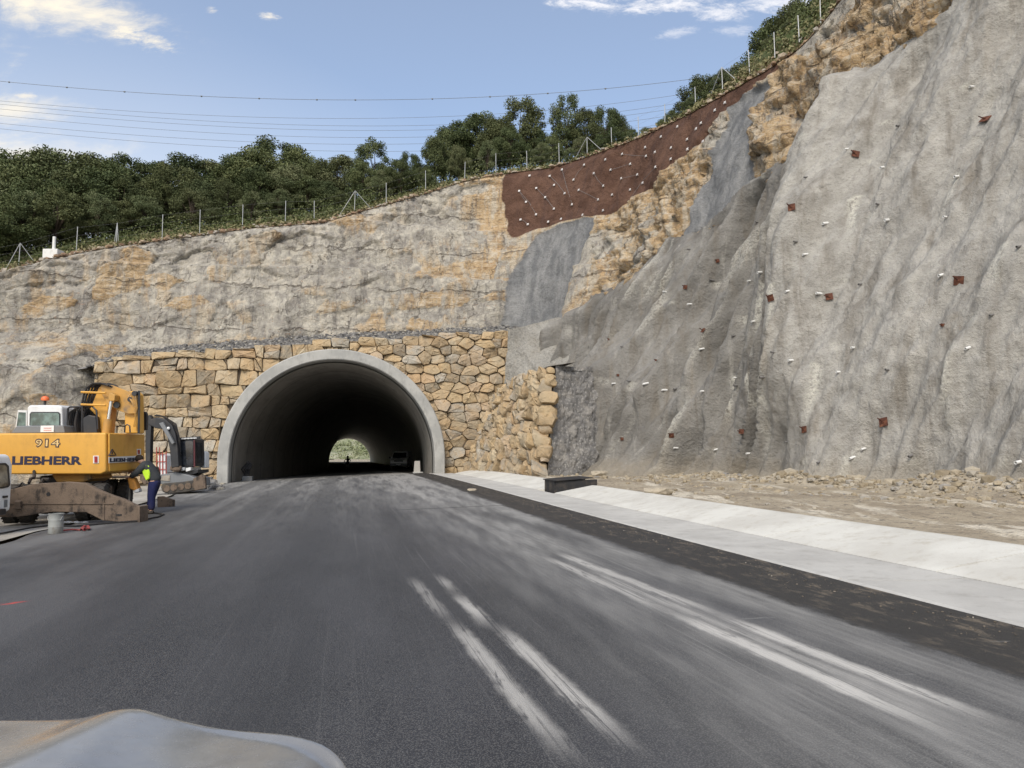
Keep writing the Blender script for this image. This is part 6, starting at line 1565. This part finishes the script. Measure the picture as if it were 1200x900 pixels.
# black box in the kerb gap
kb = thing('drain_box', (.9, 24.4, .2), 'black box drain standing in the gap of the pale kerb', 'drain')
def QP(dq, y, z): x = 5.075-.22*y+dq; return Vector((x, y, float(zr(x, y))+z))
mb = MB(); mb.prism2([QP(1.45,23.75,-.1), QP(1.45,24.9,-.1), QP(1.45,24.9,.30), QP(1.45,23.75,.30)], [QP(1.52,23.75,-.1), QP(1.52,24.9,-.1), QP(1.52,24.9,.30), QP(1.52,23.75,.30)]); mb.build('front_board', M['dark'], kb, .01)
mb = MB(); mb.prism2([QP(1.5,23.7,-.1), QP(2.75,23.7,.0), QP(2.75,23.7,.30), QP(1.5,23.7,.30)], [QP(1.5,23.78,-.1), QP(2.75,23.78,0), QP(2.75,23.78,.30), QP(1.5,23.78,.30)]); mb.build('side_board', M['dark'], kb, .01)
mb = MB(); mb.prism2([QP(1.5,24.85,-.1), QP(2.75,24.85,.0), QP(2.75,24.85,.30), QP(1.5,24.85,.30)], [QP(1.5,24.93,-.1), QP(2.75,24.93,0), QP(2.75,24.93,.30), QP(1.5,24.93,.30)]); mb.build('side_board', M['dark'], kb, .01)
mb = MB(); mb.prism2([QP(1.42,23.62,.30), QP(2.6,23.66,.34), QP(2.6,25.,.34), QP(1.42,25.,.30)], [QP(1.42,23.62,.33), QP(2.6,23.66,.37), QP(2.6,25.,.37), QP(1.42,25.,.33)]); mb.build('lid', M['dark'], kb, .008)
# dark cable bundle leaning at the left inner wall of the portal
lp = Vector(at(289, 563, 46.)); lt = thing('cable_bundle', tuple(lp), 'dark bent cable bundle leaning on the left wall just inside the tunnel', 'cable')
mb = MB(); 
for k in range(4): mb.tube([PP(284+k*2.5,563,46.), PP(287+k*1.3,556,46.2), PP(283+k*3,550,46.1), PP(292+k,541+k,46.3)], .07, 6)
mb.build('cables', M['dark'], lt, smooth=True); MB().box(PP(290,561,46.), (.6, .25, .3)).build('reel', M['greyp'], lt, .03)
# flat stones lying on the verge and gutter
for lab, px, py, s in (('broad flat stone lying on the dirt just above the kerb', 771, 578, .36), ('pale broken stone slab at the foot of the gravel fill', 702, 556, .35), ('small pale rubble lump on the channel edge before the tunnel', 553, 575, .16)):
    p_ = ground(px, py, .1 if px > 600 else 0.); V, Fc = cube_rock(np.random.RandomState(px), 2)
    o = mesh_np('loose_stone', V*np.array([s, s*.7, s*.3])+np.array([p_[0], p_[1], p_[2]+s*.15]), None, M['rubble'], smooth=False, tri=Fc, attrs={'cell': np.full(len(V), .6)}, loc=tuple(p_)); tag(o, lab, 'stone')
# ------------------------------------------------------------------ bonnet of the car we ride in
def bonnet_mat():
    n = NT('dusty_bonnet_paint', .28, .6); v = n.obj(); a = n.noise(v, 3, 4, .65); b = n.noise(v, 30, 4, .7)
    n.col(n.mix(n.mapr(a, .35, .65), (.20,.20,.20), (.28,.275,.265))); n.rough(n.mapr(b, .3, .7, .16, .3)); n.b.inputs['Metallic'].default_value = .15
    n.b.inputs['Coat Weight'].default_value = .6; n.b.inputs['Coat Roughness'].default_value = .12; return n.m
# front edge follows the outline seen in the photograph, at real depth ~1.7 m; surface runs back towards the windscreen
ed = [(-420,846),(-300,846),(-150,845),(0,844),(60,844),(100,843),(125,838),(150,834.5),(165,833.5),(178,834.5),(200,840),(240,850),(290,855),(330,857),(352,861),(372,868),(388,880),(400,897),(408,925),(412,960),(415,1020)]
edp = []; 
for px, py in ed:
    Yd_ = 1.75-.25*max(0, (px-150)/260)**2; edp.append(at(px, py, Yd_))
edp = np.array(edp)
from_x = edp[:, 0]; nS = 26; VB = []
for k in range(nS):
    t = k/(nS-1)
    for j, e_ in enumerate(edp):
        y = e_[1]*(1-t)+.75*t; bulge_ = .05*math.sin(math.pi*min(t*1.2, 1))
        x = e_[0]*(1-t)+(e_[0]*.93-.06)*t; z = e_[2]+bulge_*(1-.0*t)*.35-.02*t
        crease = .014*math.exp(-((x+.86+.25*t)/.07)**2)-.05*max(0, x+.84+.25*t)
        VB.append((x, y, z+crease))
nE = len(edp); fq = [(k*nE+j, k*nE+j+1, (k+1)*nE+j+1, (k+1)*nE+j) for k in range(nS-1) for j in range(nE-1)]
# rolled front lip going down
off = len(VB); LIP = 6
for k in range(LIP):
    for j, e_ in enumerate(edp):
        a = (k+1)/LIP*1.5; VB.append((e_[0]+.03*math.sin(a)*(1 if j > 14 else 0), e_[1]+.05*math.sin(a), e_[2]-.12*(1-math.cos(a))-.01*k))
for k in range(LIP):
    r0 = 0 if k == 0 else off+(k-1)*nE
    fq += [(r0+j+1, r0+j, off+k*nE+j, off+k*nE+j+1) for j in range(nE-1)]
bo_ = mesh_np('car_bonnet', VB, fq, bonnet_mat(), loc=(-1.0, 1.3, .9)); ssm = bo_.modifiers.new('sub', 'SUBSURF'); ssm.levels = 1; ssm.render_levels = 1
tag(bo_, 'grey bonnet of the camera car in the bottom left corner', 'car bonnet')
